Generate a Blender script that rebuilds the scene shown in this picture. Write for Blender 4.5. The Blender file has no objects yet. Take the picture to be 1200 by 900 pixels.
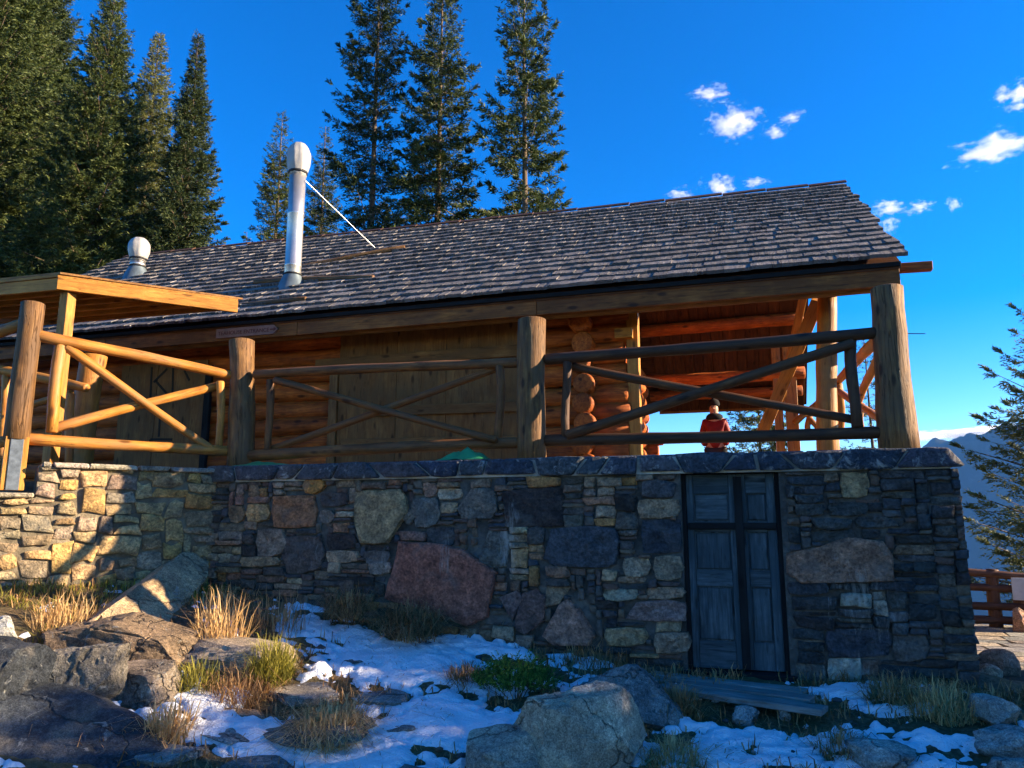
import bpy, bmesh, math, random
import numpy as np
from mathutils import Vector, Matrix, noise as mnoise

R = math.radians
scene = bpy.context.scene
COL = scene.collection

# ------------------------------------------------------------------ camera
F, YAW, PIT, EYE = 900.0, R(17.3), R(10.4), 1.34
cam = bpy.data.cameras.new('camera')
cam.sensor_width = 36; cam.lens = 27.0; cam.clip_start = 0.1; cam.clip_end = 60000
camo = bpy.data.objects.new('camera', cam); COL.objects.link(camo)
camo.location = (0, 0, EYE); camo.rotation_euler = (R(90) + PIT, 0, YAW)
scene.camera = camo

# ------------------------------------------------------------------ world, sun, exposure
SUN_AZ, SUN_EL = R(12.5), R(18.0)
world = bpy.data.worlds.new('World'); scene.world = world; world.use_nodes = True
wn = world.node_tree; wn.nodes.clear()
sky = wn.nodes.new('ShaderNodeTexSky'); sky.sky_type = 'NISHITA'; sky.sun_disc = False
sky.sun_elevation = SUN_EL; sky.sun_rotation = R(90) - SUN_AZ
sky.altitude = 2100; sky.air_density = 1.0; sky.dust_density = 0.15; sky.ozone_density = 2.0
hs = wn.nodes.new('ShaderNodeHueSaturation'); hs.inputs['Saturation'].default_value = 1.52
hs.inputs['Hue'].default_value = 0.514
bg = wn.nodes.new('ShaderNodeBackground'); bg.inputs['Strength'].default_value = 0.092
wo = wn.nodes.new('ShaderNodeOutputWorld')
wn.links.new(sky.outputs[0], hs.inputs['Color']); wn.links.new(hs.outputs[0], bg.inputs['Color'])
wn.links.new(bg.outputs[0], wo.inputs['Surface'])
SUNV = Vector((math.cos(SUN_EL) * math.cos(SUN_AZ), math.cos(SUN_EL) * math.sin(SUN_AZ), math.sin(SUN_EL)))
sl = bpy.data.lights.new('sun', 'SUN'); sl.energy = 5.0; sl.angle = R(0.53); sl.color = (1.0, 0.80, 0.56)
so = bpy.data.objects.new('sun', sl); COL.objects.link(so)
so.rotation_euler = (-SUNV).to_track_quat('-Z', 'Y').to_euler()
vs = scene.view_settings
vs.view_transform = 'Standard'; vs.look = 'None'; vs.gamma = 1.0; vs.exposure = 1.95; vs.use_curve_mapping = False
cy = scene.cycles
cy.use_denoising = True; cy.max_bounces = 8; cy.diffuse_bounces = 3; cy.glossy_bounces = 3
cy.transparent_max_bounces = 8; cy.volume_bounces = 2; cy.sample_clamp_indirect = 6
cy.use_adaptive_sampling = True; cy.adaptive_threshold = 0.02

# ------------------------------------------------------------------ pixel -> ray helpers
def ray(px, py):
    u = (px - 600) / F; v = (450 - py) / F
    f = math.cos(PIT) - v * math.sin(PIT); z = math.sin(PIT) + v * math.cos(PIT)
    return Vector((u * math.cos(YAW) - f * math.sin(YAW), u * math.sin(YAW) + f * math.cos(YAW), z))
CAMP = Vector((0, 0, EYE))
def on_y(px, py, y):
    r = ray(px, py); return CAMP + r * (y / r.y)
def on_x(px, py, x):
    r = ray(px, py); return CAMP + r * (x / r.x)
def on_z(px, py, z):
    r = ray(px, py); return CAMP + r * ((z - EYE) / r.z)

D = 7.2                                   # front face of the terrace wall
CX, CY = -5.66, 7.2                       # inside corner with the side wall
LD = Vector((-.611, -.792, 0)); LN = Vector((.792, -.611, 0))
def on_left(px, py, off=0.0):
    r = ray(px, py); c = Vector((CX, CY, 0)) - LN * off
    t = (c.x * LN.x + c.y * LN.y) / (r.x * LN.x + r.y * LN.y)
    return CAMP + r * t

# ------------------------------------------------------------------ numpy noise
def vnoise(x, y, seed=0):
    xi = np.floor(x); yi = np.floor(y); xf = x - xi; yf = y - yi
    xf = xf * xf * (3 - 2 * xf); yf = yf * yf * (3 - 2 * yf)
    def h(a, b):
        s = np.sin(a * 127.1 + b * 311.7 + seed * 74.7) * 43758.5453
        return s - np.floor(s)
    return (h(xi, yi) * (1 - xf) + h(xi + 1, yi) * xf) * (1 - yf) + (h(xi, yi + 1) * (1 - xf) + h(xi + 1, yi + 1) * xf) * yf
def fbm(x, y, seed=0, octv=4):
    a = 0.0; amp = .5; tot = 0
    for i in range(octv):
        a = a + amp * vnoise(x * 2 ** i, y * 2 ** i, seed + i); tot += amp; amp *= .5
    return a / tot

# ------------------------------------------------------------------ object helpers
def tag(o, label=None, cat=None, group=None, kind=None):
    if label: o['label'] = label
    if cat: o['category'] = cat
    if group: o['group'] = group
    if kind: o['kind'] = kind
    return o
def thing(name, loc, label, cat, group=None):
    o = bpy.data.objects.new(name, None); COL.objects.link(o); o.location = loc
    o.empty_display_size = .1
    return tag(o, label, cat, group)
def wpos(o):
    p = Vector(o.location)
    while o.parent: o = o.parent; p += Vector(o.location)
    return p
def link(name, me, mat=None, parent=None, matrix=None, color=None):
    """matrix is in world space; parents are never rotated, except logs/boards given through local=..."""
    o = bpy.data.objects.new(name, me); COL.objects.link(o)
    if mat is not None and not me.materials: me.materials.append(mat)
    if matrix is not None: o.matrix_world = matrix
    if parent is not None:
        pm = WM.get(parent.name)
        if pm is None: pm = Matrix.Translation(wpos(parent)) if parent.parent or True else None
        o.parent = parent
        m = matrix if matrix is not None else Matrix.Identity(4)
        WM[o.name] = m.copy()
        o.matrix_parent_inverse = Matrix.Identity(4)
        loc = pm.inverted() @ m
        o.matrix_basis = loc
    else:
        WM[o.name] = (matrix.copy() if matrix is not None else Matrix.Identity(4))
    if color is not None: o.color = (*color[:3], 1)
    return o
WM = {}
def pyd(name, v, f):
    me = bpy.data.meshes.new(name); me.from_pydata(v, [], f); me.update(); return me
def npmesh(name, V, T=None, Q=None):
    """fast mesh from numpy verts and triangles or quads"""
    me = bpy.data.meshes.new(name); idx = T if T is not None else Q; k = idx.shape[1]
    me.vertices.add(len(V)); me.vertices.foreach_set('co', np.asarray(V, np.float32).ravel())
    me.loops.add(idx.size); me.loops.foreach_set('vertex_index', idx.astype(np.int32).ravel())
    me.polygons.add(len(idx)); me.polygons.foreach_set('loop_start', np.arange(0, idx.size, k, dtype=np.int32))
    me.polygons.foreach_set('loop_total', np.full(len(idx), k, np.int32))
    me.update(calc_edges=True); return me
def smooth(me, on=True):
    me.polygons.foreach_set('use_smooth', np.full(len(me.polygons), on)); return me
def frame(p0, p1, up=Vector((0, 0, 1))):
    x = (p1 - p0).normalized()
    if abs(x.dot(up)) > .98: up = Vector((0, 1, 0))
    y = up.cross(x).normalized(); z = x.cross(y)
    return Matrix(((x.x, y.x, z.x, p0.x), (x.y, y.y, z.y, p0.y), (x.z, y.z, z.z, p0.z), (0, 0, 0, 1)))

def log_mesh(L, r0, r1, seed=0, sides=14, bend=.012, knots=True):
    rnd = random.Random(seed); n = max(3, int(L / .22) + 2); v = []; f = []
    ph = rnd.random() * 6.3
    for i in range(n):
        t = i / (n - 1); r = r0 + (r1 - r0) * t
        cyv = math.sin(t * 4 + ph) * bend; czv = math.cos(t * 3.1 + ph) * bend
        r *= 1 + rnd.uniform(-.045, .045)
        if i in (0, n - 1): pass
        for k in range(sides):
            a = 2 * math.pi * k / sides
            rr = r * (1 + .025 * math.sin(2 * a + ph) + rnd.uniform(-.012, .012))
            v.append((t * L, cyv + rr * math.cos(a), czv + rr * math.sin(a)))
    for i in range(n - 1):
        for k in range(sides):
            a = i * sides + k; b = i * sides + (k + 1) % sides
            f.append((a, b, b + sides, a + sides)[::-1])
    # chamfered ends
    for e, base, s in ((0, 0, -1), (1, (n - 1) * sides, 1)):
        st = len(v)
        for k in range(sides):
            x, y, z = v[base + k]; v.append((x + s * .010, y * .86, z * .86))
        v.append((v[base][0] + s * .012, v[base][1] * 0, 0))
        for k in range(sides):
            k2 = (k + 1) % sides
            q = (base + k, base + k2, st + k2, st + k)
            f.append(q[::-1] if s > 0 else q); 
            t3 = (st + k, st + k2, len(v) - 1); f.append(t3[::-1] if s > 0 else t3)
    me = pyd('log', v, f)
    bm = bmesh.new(); bm.from_mesh(me); bmesh.ops.recalc_face_normals(bm, faces=bm.faces); bm.to_mesh(me); bm.free()
    return smooth(me)
SEED = [10]
def log(name, p0, p1, r0, r1, mat, parent, color=None, sides=14, bend=.018, label=None):
    p0 = Vector(p0); p1 = Vector(p1); SEED[0] += 1
    me = log_mesh((p1 - p0).length, r0, r1, SEED[0], sides, bend)
    o = link(name, me, mat, parent, frame(p0, p1), color)
    if label: o['label'] = label
    return o
def board_mesh(L, w, t, bev=.004, jit=0, seed=0):
    bm = bmesh.new(); rnd = random.Random(seed)
    vs_ = [bm.verts.new((x + rnd.uniform(-jit, jit), y + rnd.uniform(-jit, jit), z)) for x in (0, L) for y in (-w / 2, w / 2) for z in (-t / 2, t / 2)]
    for q in ((0, 1, 3, 2), (4, 6, 7, 5), (0, 4, 5, 1), (2, 3, 7, 6), (0, 2, 6, 4), (1, 5, 7, 3)): bm.faces.new([vs_[i] for i in q])
    bmesh.ops.recalc_face_normals(bm, faces=bm.faces)
    if bev: bmesh.ops.bevel(bm, geom=bm.edges[:], offset=bev, segments=1, affect='EDGES')
    me = bpy.data.meshes.new('board'); bm.to_mesh(me); bm.free(); return me
def board(name, p0, p1, w, t, mat, parent, up=Vector((0, 0, 1)), color=None, bev=.004, jit=0, label=None):
    """length p0->p1, w along (up x dir), t along up-ish"""
    p0 = Vector(p0); p1 = Vector(p1); SEED[0] += 1
    me = board_mesh((p1 - p0).length, w, t, bev, jit, SEED[0])
    o = link(name, me, mat, parent, frame(p0, p1, up), color)
    if label: o['label'] = label
    return o
def lathe(prof, seg=20, jit=0, seed=0):
    rnd = random.Random(seed); v = []; f = []
    for z, r in prof:
        for k in range(seg):
            a = 2 * math.pi * k / seg; rr = r * (1 + rnd.uniform(-jit, jit))
            v.append((rr * math.cos(a), rr * math.sin(a), z))
    for i in range(len(prof) - 1):
        for k in range(seg):
            a = i * seg + k; b = i * seg + (k + 1) % seg; f.append((a, b, b + seg, a + seg))
    f.append(tuple(range(seg))[::-1]); f.append(tuple((len(prof) - 1) * seg + k for k in range(seg)))
    return smooth(pyd('lathe', v, f))

# ------------------------------------------------------------------ materials
class MT:
    def __init__(s, name, rough=.8, spec=.3, metal=0.0):
        s.m = bpy.data.materials.new(name); s.m.use_nodes = True; s.nt = s.m.node_tree
        s.b = s.nt.nodes['Principled BSDF']; s.b.inputs['Roughness'].default_value = rough
        s.b.inputs['Specular IOR Level'].default_value = spec; s.b.inputs['Metallic'].default_value = metal
    def n(s, t, **kw):
        nd = s.nt.nodes.new(t)
        for k, v in kw.items(): setattr(nd, k, v)
        return nd
    def l(s, a, b): s.nt.links.new(a, b)
    def coord(s, kind='Object', scale=(1, 1, 1), rnd=True):
        if kind == 'World': src = s.n('ShaderNodeNewGeometry').outputs['Position']
        else: src = s.n('ShaderNodeTexCoord').outputs[kind]
        mp = s.n('ShaderNodeMapping'); mp.inputs['Scale'].default_value = scale; s.l(src, mp.inputs['Vector'])
        if rnd:
            oi = s.n('ShaderNodeObjectInfo'); mu = s.n('ShaderNodeMath', operation='MULTIPLY'); mu.inputs[1].default_value = 91.0
            s.l(oi.outputs['Random'], mu.inputs[0]); s.l(mu.outputs[0], mp.inputs['Location'])
        return mp.outputs[0]
    def noise(s, vec, scale, detail=6, rough=.6, dist=0.0):
        t = s.n('ShaderNodeTexNoise'); t.inputs['Scale'].default_value = scale; t.inputs['Detail'].default_value = detail
        t.inputs['Roughness'].default_value = rough; t.inputs['Distortion'].default_value = dist; s.l(vec, t.inputs['Vector']); return t.outputs['Fac']
    def ramp(s, fac, stops, interp='LINEAR'):
        r = s.n('ShaderNodeValToRGB'); e = r.color_ramp.elements; r.color_ramp.interpolation = interp
        while len(e) < len(stops): e.new(.5)
        for i, (p, c) in enumerate(stops):
            e[i].position = p; c = (c, c, c) if not isinstance(c, tuple) else c; e[i].color = (*c, 1)
        s.l(fac, r.inputs[0]); return r.outputs[0]
    def mix(s, fac, a, b, mode='MIX'):
        m = s.n('ShaderNodeMix', data_type='RGBA', blend_type=mode)
        for sock, val in ((m.inputs[0], fac), (m.inputs[6], a), (m.inputs[7], b)):
            if isinstance(val, (int, float)): sock.default_value = val
            elif isinstance(val, tuple): sock.default_value = (*val, 1)
            else: s.l(val, sock)
        return m.outputs[2]
    def math(s, op, a, b=0.0):
        m = s.n('ShaderNodeMath', operation=op)
        for sock, val in ((m.inputs[0], a), (m.inputs[1], b)):
            if isinstance(val, (int, float)): sock.default_value = val
            else: s.l(val, sock)
        return m.outputs[0]
    def color(s, c): s.l(c, s.b.inputs['Base Color']) if not isinstance(c, tuple) else setattr(s.b.inputs['Base Color'], 'default_value', (*c, 1))
    def bump(s, h, strength=.5, dist=.02):
        bp = s.n('ShaderNodeBump'); bp.inputs['Strength'].default_value = strength; bp.inputs['Distance'].default_value = dist
        s.l(h, bp.inputs['Height']); s.l(bp.outputs[0], s.b.inputs['Normal'])
    def objcol(s): return s.n('ShaderNodeObjectInfo').outputs['Color']
    def objrnd(s): return s.n('ShaderNodeObjectInfo').outputs['Random']

def wood(name, dark, mid, light, grain=1.0, rough=.65, bump=.35, var=.35, weather=None, k=1.0):
    dark, mid, light = (tuple(x * k for x in q) for q in (dark, mid, light)); weather = tuple(x * k for x in weather) if weather else None
    m = MT(name, rough, .25)
    v = m.coord('Object', (1.2, 14 * grain, 14 * grain)); g = m.noise(v, 2.2, 8, .65, .6)
    c = m.ramp(g, [(.28, dark), (.5, mid), (.72, light)])
    v2 = m.coord('Object', (2.2, 3, 3)); b = m.noise(v2, 1.6, 4, .6)
    c = m.mix(m.ramp(b, [(.38, 0.0), (.7, .75)]), c, dark)
    if weather:
        v3 = m.coord('Object', (.8, 2.2, 2.2)); w = m.noise(v3, 2.6, 5, .6)
        c = m.mix(m.ramp(w, [(.42, 0.0), (.62, .85)]), c, weather)
    # cracks (checks) along the grain
    v4 = m.coord('Object', (.35, 9, 9)); k = m.noise(v4, 2.4, 3, .5, .3)
    crack = m.ramp(k, [(.485, 0.0), (.5, 1.0), (.515, 0.0)])
    c = m.mix(m.math('MULTIPLY', crack, .55), c, tuple(x * .25 for x in dark))
    vk = m.n('ShaderNodeTexVoronoi'); vk.inputs['Scale'].default_value = 1.0; m.l(m.coord('Object', (2.6, 7, 7)), vk.inputs['Vector'])
    knot = m.ramp(vk.outputs['Distance'], [(.10, 1.0), (.20, 0.0)])
    c = m.mix(m.math('MULTIPLY', knot, .8), c, tuple(x * .3 for x in dark))
    rv = m.math('ADD', m.math('MULTIPLY', m.objrnd(), var), 1 - var * .6)
    hsv = m.n('ShaderNodeHueSaturation'); m.l(c, hsv.inputs['Color']); m.l(rv, hsv.inputs['Value'])
    m.color(hsv.outputs[0])
    h = m.math('SUBTRACT', g, m.math('MULTIPLY', crack, .7)); m.bump(h, bump, .012)
    return m.m

M = {}
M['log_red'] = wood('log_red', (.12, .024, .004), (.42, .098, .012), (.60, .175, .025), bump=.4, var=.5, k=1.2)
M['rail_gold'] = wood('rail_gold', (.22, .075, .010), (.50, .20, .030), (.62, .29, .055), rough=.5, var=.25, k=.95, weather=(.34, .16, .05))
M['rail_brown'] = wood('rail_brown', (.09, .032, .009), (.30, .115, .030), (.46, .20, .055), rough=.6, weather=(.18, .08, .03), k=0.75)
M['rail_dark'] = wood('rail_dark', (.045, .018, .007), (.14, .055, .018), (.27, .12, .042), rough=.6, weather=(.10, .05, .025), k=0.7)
M['post_grey'] = wood('post_grey', (.08, .034, .010), (.33, .155, .045), (.56, .30, .095), bump=.9, var=.3, weather=(.21, .115, .055), k=0.62)
M['sawn_gold'] = wood('sawn_gold', (.28, .105, .014), (.52, .225, .036), (.62, .30, .06), rough=.55, var=.25, k=.95)
M['plywood'] = wood('plywood', (.15, .058, .014), (.30, .135, .036), (.38, .195, .06), grain=.5, rough=.75, bump=.2, var=.3, weather=(.19, .095, .032), k=0.8)
M['board_brown'] = wood('board_brown', (.17, .07, .018), (.36, .17, .048), (.46, .25, .085), k=0.8)
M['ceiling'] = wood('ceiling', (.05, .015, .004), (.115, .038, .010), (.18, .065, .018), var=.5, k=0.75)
M['fascia'] = wood('fascia', (.11, .032, .006), (.33, .112, .020), (.50, .19, .038), weather=(.18, .06, .013), k=0.85)
M['door_wood'] = wood('door_wood', (.024, .034, .038), (.072, .098, .108), (.14, .175, .185), rough=.85, weather=(.036, .058, .068))
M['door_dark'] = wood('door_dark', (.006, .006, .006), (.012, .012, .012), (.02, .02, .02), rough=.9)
M['plank_grey'] = wood('plank_grey', (.12, .115, .10), (.30, .285, .25), (.45, .43, .38), rough=.85, weather=(.20, .20, .18))
M['fence_red'] = wood('fence_red', (.05, .02, .010), (.12, .05, .025), (.18, .085, .045))

def stone(name, stains=(), lichen=0):
    m = MT(name, .85, .3)
    v = m.coord('Object'); oc = m.objcol()
    n1 = m.noise(v, 9, 8, .7); n2 = m.noise(v, 38, 5, .65); n3 = m.noise(v, 3.5, 4, .6, .5)
    c = m.mix(m.ramp(n1, [(.3, .55), (.7, 1.25)]), oc, oc, 'MULTIPLY')
    c = m.mix(1.0, oc, m.ramp(n1, [(.28, (.30, .30, .32)), (.5, (.85, .85, .85)), (.72, (1.65, 1.55, 1.45))]), 'MULTIPLY')
    c = m.mix(1.0, c, m.ramp(n2, [(.3, (.42, .42, .42)), (.7, (1.6, 1.58, 1.55))]), 'MULTIPLY')
    c = m.mix(m.ramp(n3, [(.54, 0.0), (.70, .35)]), c, (.16, .155, .14))       # lichen and dust
    c = m.mix(m.ramp(n3, [(.25, .55), (.40, 0.0)]), c, (.035, .035, .035))   # dark patina
    if lichen:
        ln = m.noise(m.coord('World', (1, 1, 1), False), 7.5, 8, .72, .6)
        c = m.mix(m.ramp(ln, [(.56, 0.0), (.66, lichen)]), c, (.46, .43, .38))
    if stains:
        ps = m.n('ShaderNodeNewGeometry').outputs['Position']
        sx = m.n('ShaderNodeSeparateXYZ'); m.l(ps, sx.inputs[0])
        vw = m.coord('World', (9, 1, 1.8), False); st = m.noise(vw, 2.2, 8, .72, .8)
        tot = None
        for (x, z, wx, wz, a) in stains:
            dx = m.math('POWER', m.math('DIVIDE', m.math('SUBTRACT', sx.outputs[0], x), wx), 2.0)
            dz = m.math('POWER', m.math('DIVIDE', m.math('SUBTRACT', sx.outputs[2], z), wz), 2.0)
            g = m.math('MULTIPLY', m.math('EXPONENT', m.math('MULTIPLY', m.math('ADD', dx, dz), -1.0)), a)
            tot = g if tot is None else m.math('ADD', tot, g)
        fac = m.ramp(m.math('ADD', m.math('MULTIPLY', tot, .34), m.math('MULTIPLY', st, 1.0)), [(.66, 0.0), (.90, .62)])
        c = m.mix(fac, c, (.50, .47, .41))
    m.color(c)
    h = m.math('ADD', m.math('MULTIPLY', n1, 1.0), m.math('MULTIPLY', n2, .5)); m.bump(h, 1.0, .05)
    return m.m
STAINS = [(on_y(px, py, D).x, on_y(px, py, D).z, wx, wz, a) for px, py, wx, wz, a in
          ((598, 640, .11, .45, 1.0), (525, 650, .07, .25, .7), (500, 585, .10, .2, .4), (985, 700, .24, .35, .42), (990, 790, .25, .12, 1.0), (1020, 690, .22, .2, .5), (1040, 735, .2, .2, .5), (930, 590, .1, .3, .4), (375, 640, .1, .3, .45), (455, 650, .2, .2, .45))]
M['stone'] = stone('stone', STAINS)
M['stone_plain'] = stone('stone_plain')
M['coping'] = stone('coping', (), .8)
def stone_small():
    m = MT('stone_small', .9, .2); v = m.coord('World', (1, 1, 1), False); n1 = m.noise(v, 14, 8, .7)
    ri = m.n('ShaderNodeNewGeometry').outputs['Random Per Island']
    c = m.ramp(ri, [(0, (.05, .058, .07)), (.3, (.11, .10, .09)), (.55, (.18, .13, .085)), (.75, (.15, .09, .065)), (1, (.075, .075, .08))])
    m.color(m.mix(1.0, c, m.ramp(n1, [(.3, (.5, .5, .5)), (.7, (1.5, 1.5, 1.5))]), 'MULTIPLY')); m.bump(n1, 1.0, .04); return m.m
M['stone_small'] = stone_small()
def mortar(name, c1, c2, stains=()):
    m = MT(name, .95, .1); v = m.coord('World', (1, 1, 1), False)
    n1 = m.noise(v, 12, 8, .7); n2 = m.noise(v, 2.2, 4, .6)
    m.color(m.mix(m.ramp(n2, [(.4, 0.0), (.65, .8)]), m.ramp(n1, [(.3, c1), (.7, c2)]), tuple(x * .45 for x in c1)))
    m.bump(n1, .9, .04); return m.m
M['mortar'] = mortar('mortar', (.065, .061, .054), (.20, .185, .16))
M['mortar_warm'] = mortar('mortar_warm', (.15, .12, .08), (.30, .25, .17))
M['flags'] = mortar('flags', (.10, .09, .075), (.26, .23, .19))
M['mortar_white'] = mortar('mortar_white', (.40, .36, .29), (.68, .63, .52))

def rock(name):
    m = MT(name, .9, .25); v = m.coord('Object'); oc = m.mix(1.0, m.objcol(), (1.62, 1.55, 1.42), 'MULTIPLY')
    n1 = m.noise(v, 3.2, 10, .68, .3); n2 = m.noise(v, 28, 6, .7); n3 = m.noise(v, 1.6, 5, .6, .8); 
    c = m.mix(1.0, oc, m.ramp(n1, [(.3, (.35, .36, .38)), (.5, (.95, .95, .95)), (.7, (1.7, 1.62, 1.5))]), 'MULTIPLY')
    c = m.mix(1.0, c, m.ramp(n2, [(.32, (.45, .45, .45)), (.68, (1.45, 1.45, 1.45))]), 'MULTIPLY')
    c = m.mix(m.ramp(n3, [(.50, 0.0), (.66, .5)]), c, (.25, .20, .14))
    n4 = m.noise(v, 95, 5, .75); c = m.mix(1.0, c, m.ramp(n4, [(.34, (.45, .45, .46)), (.5, (1, 1, 1)), (.66, (1.7, 1.7, 1.65))]), 'MULTIPLY')
    c = m.mix(m.ramp(m.noise(v, 6.5, 6, .7, 1.2), [(.60, 0.0), (.67, .6)]), c, (.36, .35, .30))
    v5 = m.n('ShaderNodeTexVoronoi', feature='DISTANCE_TO_EDGE'); v5.inputs['Scale'].default_value = 1.7
    nd = m.noise(v, 2.5, 4, .6); mv = m.mix(.35, v, nd) 
    m.l(mv, v5.inputs['Vector'])
    cr = m.ramp(v5.outputs['Distance'], [(0.0, 1.0), (.012, 0.0)])
    c = m.mix(m.math('MULTIPLY', cr, .55), c, (.02, .02, .02))
    m.color(c)
    h = m.math('SUBTRACT', m.math('ADD', n1, m.math('MULTIPLY', n2, .45)), m.math('MULTIPLY', cr, .5)); m.bump(h, 1.0, .05)
    return m.m
M['rock'] = rock('rock')

def shingle():
    m = MT('shingle', .8, .3); v = m.coord('Object', (14, 1.2, 1)); g = m.noise(v, 2.5, 8, .7, .3)
    wv = m.coord('World', (1, 1, 1), False); n = m.noise(wv, 1.3, 4, .6); n6 = m.noise(wv, 6, 4, .6)
    c = m.ramp(g, [(.30, (.022, .018, .016)), (.5, (.125, .11, .10)), (.72, (.38, .345, .32))])
    c = m.mix(m.ramp(n, [(.42, 0.0), (.7, .55)]), c, (.075, .07, .07))
    sx = m.n('ShaderNodeSeparateXYZ'); m.l(m.n('ShaderNodeNewGeometry').outputs['Position'], sx.inputs[0])
    edge = m.ramp(m.math('ADD', m.math('MULTIPLY', sx.outputs[0], .8), m.math('MULTIPLY', n6, .5)), [(.0, 0.0), (1.0, 0.0)])
    rv = m.ramp(m.objrnd(), [(0, .60), (1, 1.25)]); c = m.mix(1.0, c, rv, 'MULTIPLY')
    m.color(c); m.bump(g, .6, .015); return m.m
M['shingle'] = shingle()
def shingle_joined():
    m = MT('shingle_joined', .8, .3); v = m.coord('World', (14, 1.2, 1.2), False); g = m.noise(v, 2.5, 8, .7, .3)
    wv = m.coord('World', (1, 1, 1), False); n = m.noise(wv, 1.3, 4, .6)
    c = m.ramp(g, [(.30, (.022, .018, .016)), (.5, (.125, .11, .10)), (.72, (.38, .345, .32))])
    c = m.mix(m.ramp(n, [(.42, 0.0), (.7, .55)]), c, (.075, .07, .07))
    ri = m.n('ShaderNodeNewGeometry').outputs['Random Per Island']
    c = m.mix(1.0, c, m.ramp(ri, [(0, .60), (1, 1.25)]), 'MULTIPLY')
    m.color(c); m.bump(g, .6, .015); return m.m
M['shingle_joined'] = shingle_joined()

def simple(name, c, rough=.6, spec=.3, metal=0.0, nscale=0, namp=.3, bump=0):
    m = MT(name, rough, spec, metal)
    if nscale:
        n = m.noise(m.coord('Object'), nscale, 6, .6)
        m.color(m.ramp(n, [(.3, tuple(x * (1 - namp) for x in c)), (.7, tuple(min(1, x * (1 + namp)) for x in c))]))
        if bump: m.bump(n, bump, .01)
    else: m.color(c)
    return m.m
M['steel'] = simple('steel', (.55, .52, .47), .40, .6, .85, 5, .15, .15)
M['galv'] = simple('galv', (.13, .15, .165), .5, .5, .5, 20, .35)
M['flashing'] = simple('flashing', (.12, .15, .16), .45, .4, .4, 6, .3)
M['plastic'] = simple('plastic', (.34, .32, .285), .4, .5, 0, 9, .15, .3)
M['black'] = simple('black', (.015, .015, .016), .6)
M['tarp_green'] = simple('tarp_green', (.03, .22, .08), .5, .4, 0, 4, .4)
M['tarp_blue'] = simple('tarp_blue', (.06, .16, .36), .45, .4, 0, 3, .4)
M['sign_paint'] = simple('sign_paint', (.26, .135, .10), .7, .2, 0, 8, .25)
M['sign_text'] = simple('sign_text', (.10, .02, .015), .7)
M['charcoal'] = simple('charcoal', (.03, .022, .015), .9)
M['jacket_red'] = simple('jacket_red', (.20, .012, .012), .6, .3, 0, 14, .25, .3)
M['trousers'] = simple('trousers', (.03, .03, .035), .8)
M['skin'] = simple('skin', (.50, .29, .20), .5)
M['knit_black'] = simple('knit_black', (.012, .012, .014), .95)
M['panel_white'] = simple('panel_white', (.45, .43, .42), .6, .3, 0, 5, .2)

def foliage(name, dark, mid, light, transl=.25):
    m = MT(name, .6, .25)
    ri = m.n('ShaderNodeNewGeometry').outputs['Random Per Island']
    wv = m.coord('Object', (1, 1, 1)); n = m.noise(wv, .9, 3, .6)
    f = m.math('ADD', m.math('MULTIPLY', ri, .55), m.math('MULTIPLY', n, .5))
    c = m.ramp(f, [(.2, dark), (.5, mid), (.85, light)])
    m.color(c)
    tr = m.n('ShaderNodeBsdfTranslucent'); m.l(c, tr.inputs['Color'])
    ms = m.n('ShaderNodeMixShader'); ms.inputs[0].default_value = transl
    out = m.nt.nodes['Material Output']; m.l(m.b.outputs[0], ms.inputs[1]); m.l(tr.outputs[0], ms.inputs[2]); m.l(ms.outputs[0], out.inputs['Surface'])
    return m.m
M['needle'] = foliage('needle', (.016, .030, .010), (.050, .074, .020), (.130, .150, .036), .15)
M['needle_pale'] = foliage('needle_pale', (.04, .055, .018), (.11, .125, .035), (.22, .21, .065), .2)
M['needle_dark'] = foliage('needle_dark', (.010, .022, .009), (.034, .054, .018), (.085, .105, .030), .15)
M['grass_dry'] = foliage('grass_dry', (.28, .15, .05), (.62, .39, .16), (.86, .60, .29), .3)
M['grass_brown'] = foliage('grass_brown', (.12, .058, .02), (.36, .195, .08), (.62, .38, .17), .3)
M['grass_green'] = foliage('grass_green', (.09, .095, .014), (.25, .225, .035), (.50, .42, .08), .35)
M['shrub_green'] = foliage('shrub_green', (.025, .06, .010), (.085, .17, .025), (.20, .32, .05), .3)
def bark():
    m = MT('bark', .9, .2); v = m.coord('Object', (5, 5, 1.4)); n = m.noise(v, 3, 8, .7)
    m.color(m.ramp(n, [(.3, (.05, .035, .025)), (.6, (.17, .125, .085)), (.75, (.27, .21, .15))])); m.bump(n, .8, .03); return m.m
M['bark'] = bark()

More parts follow.
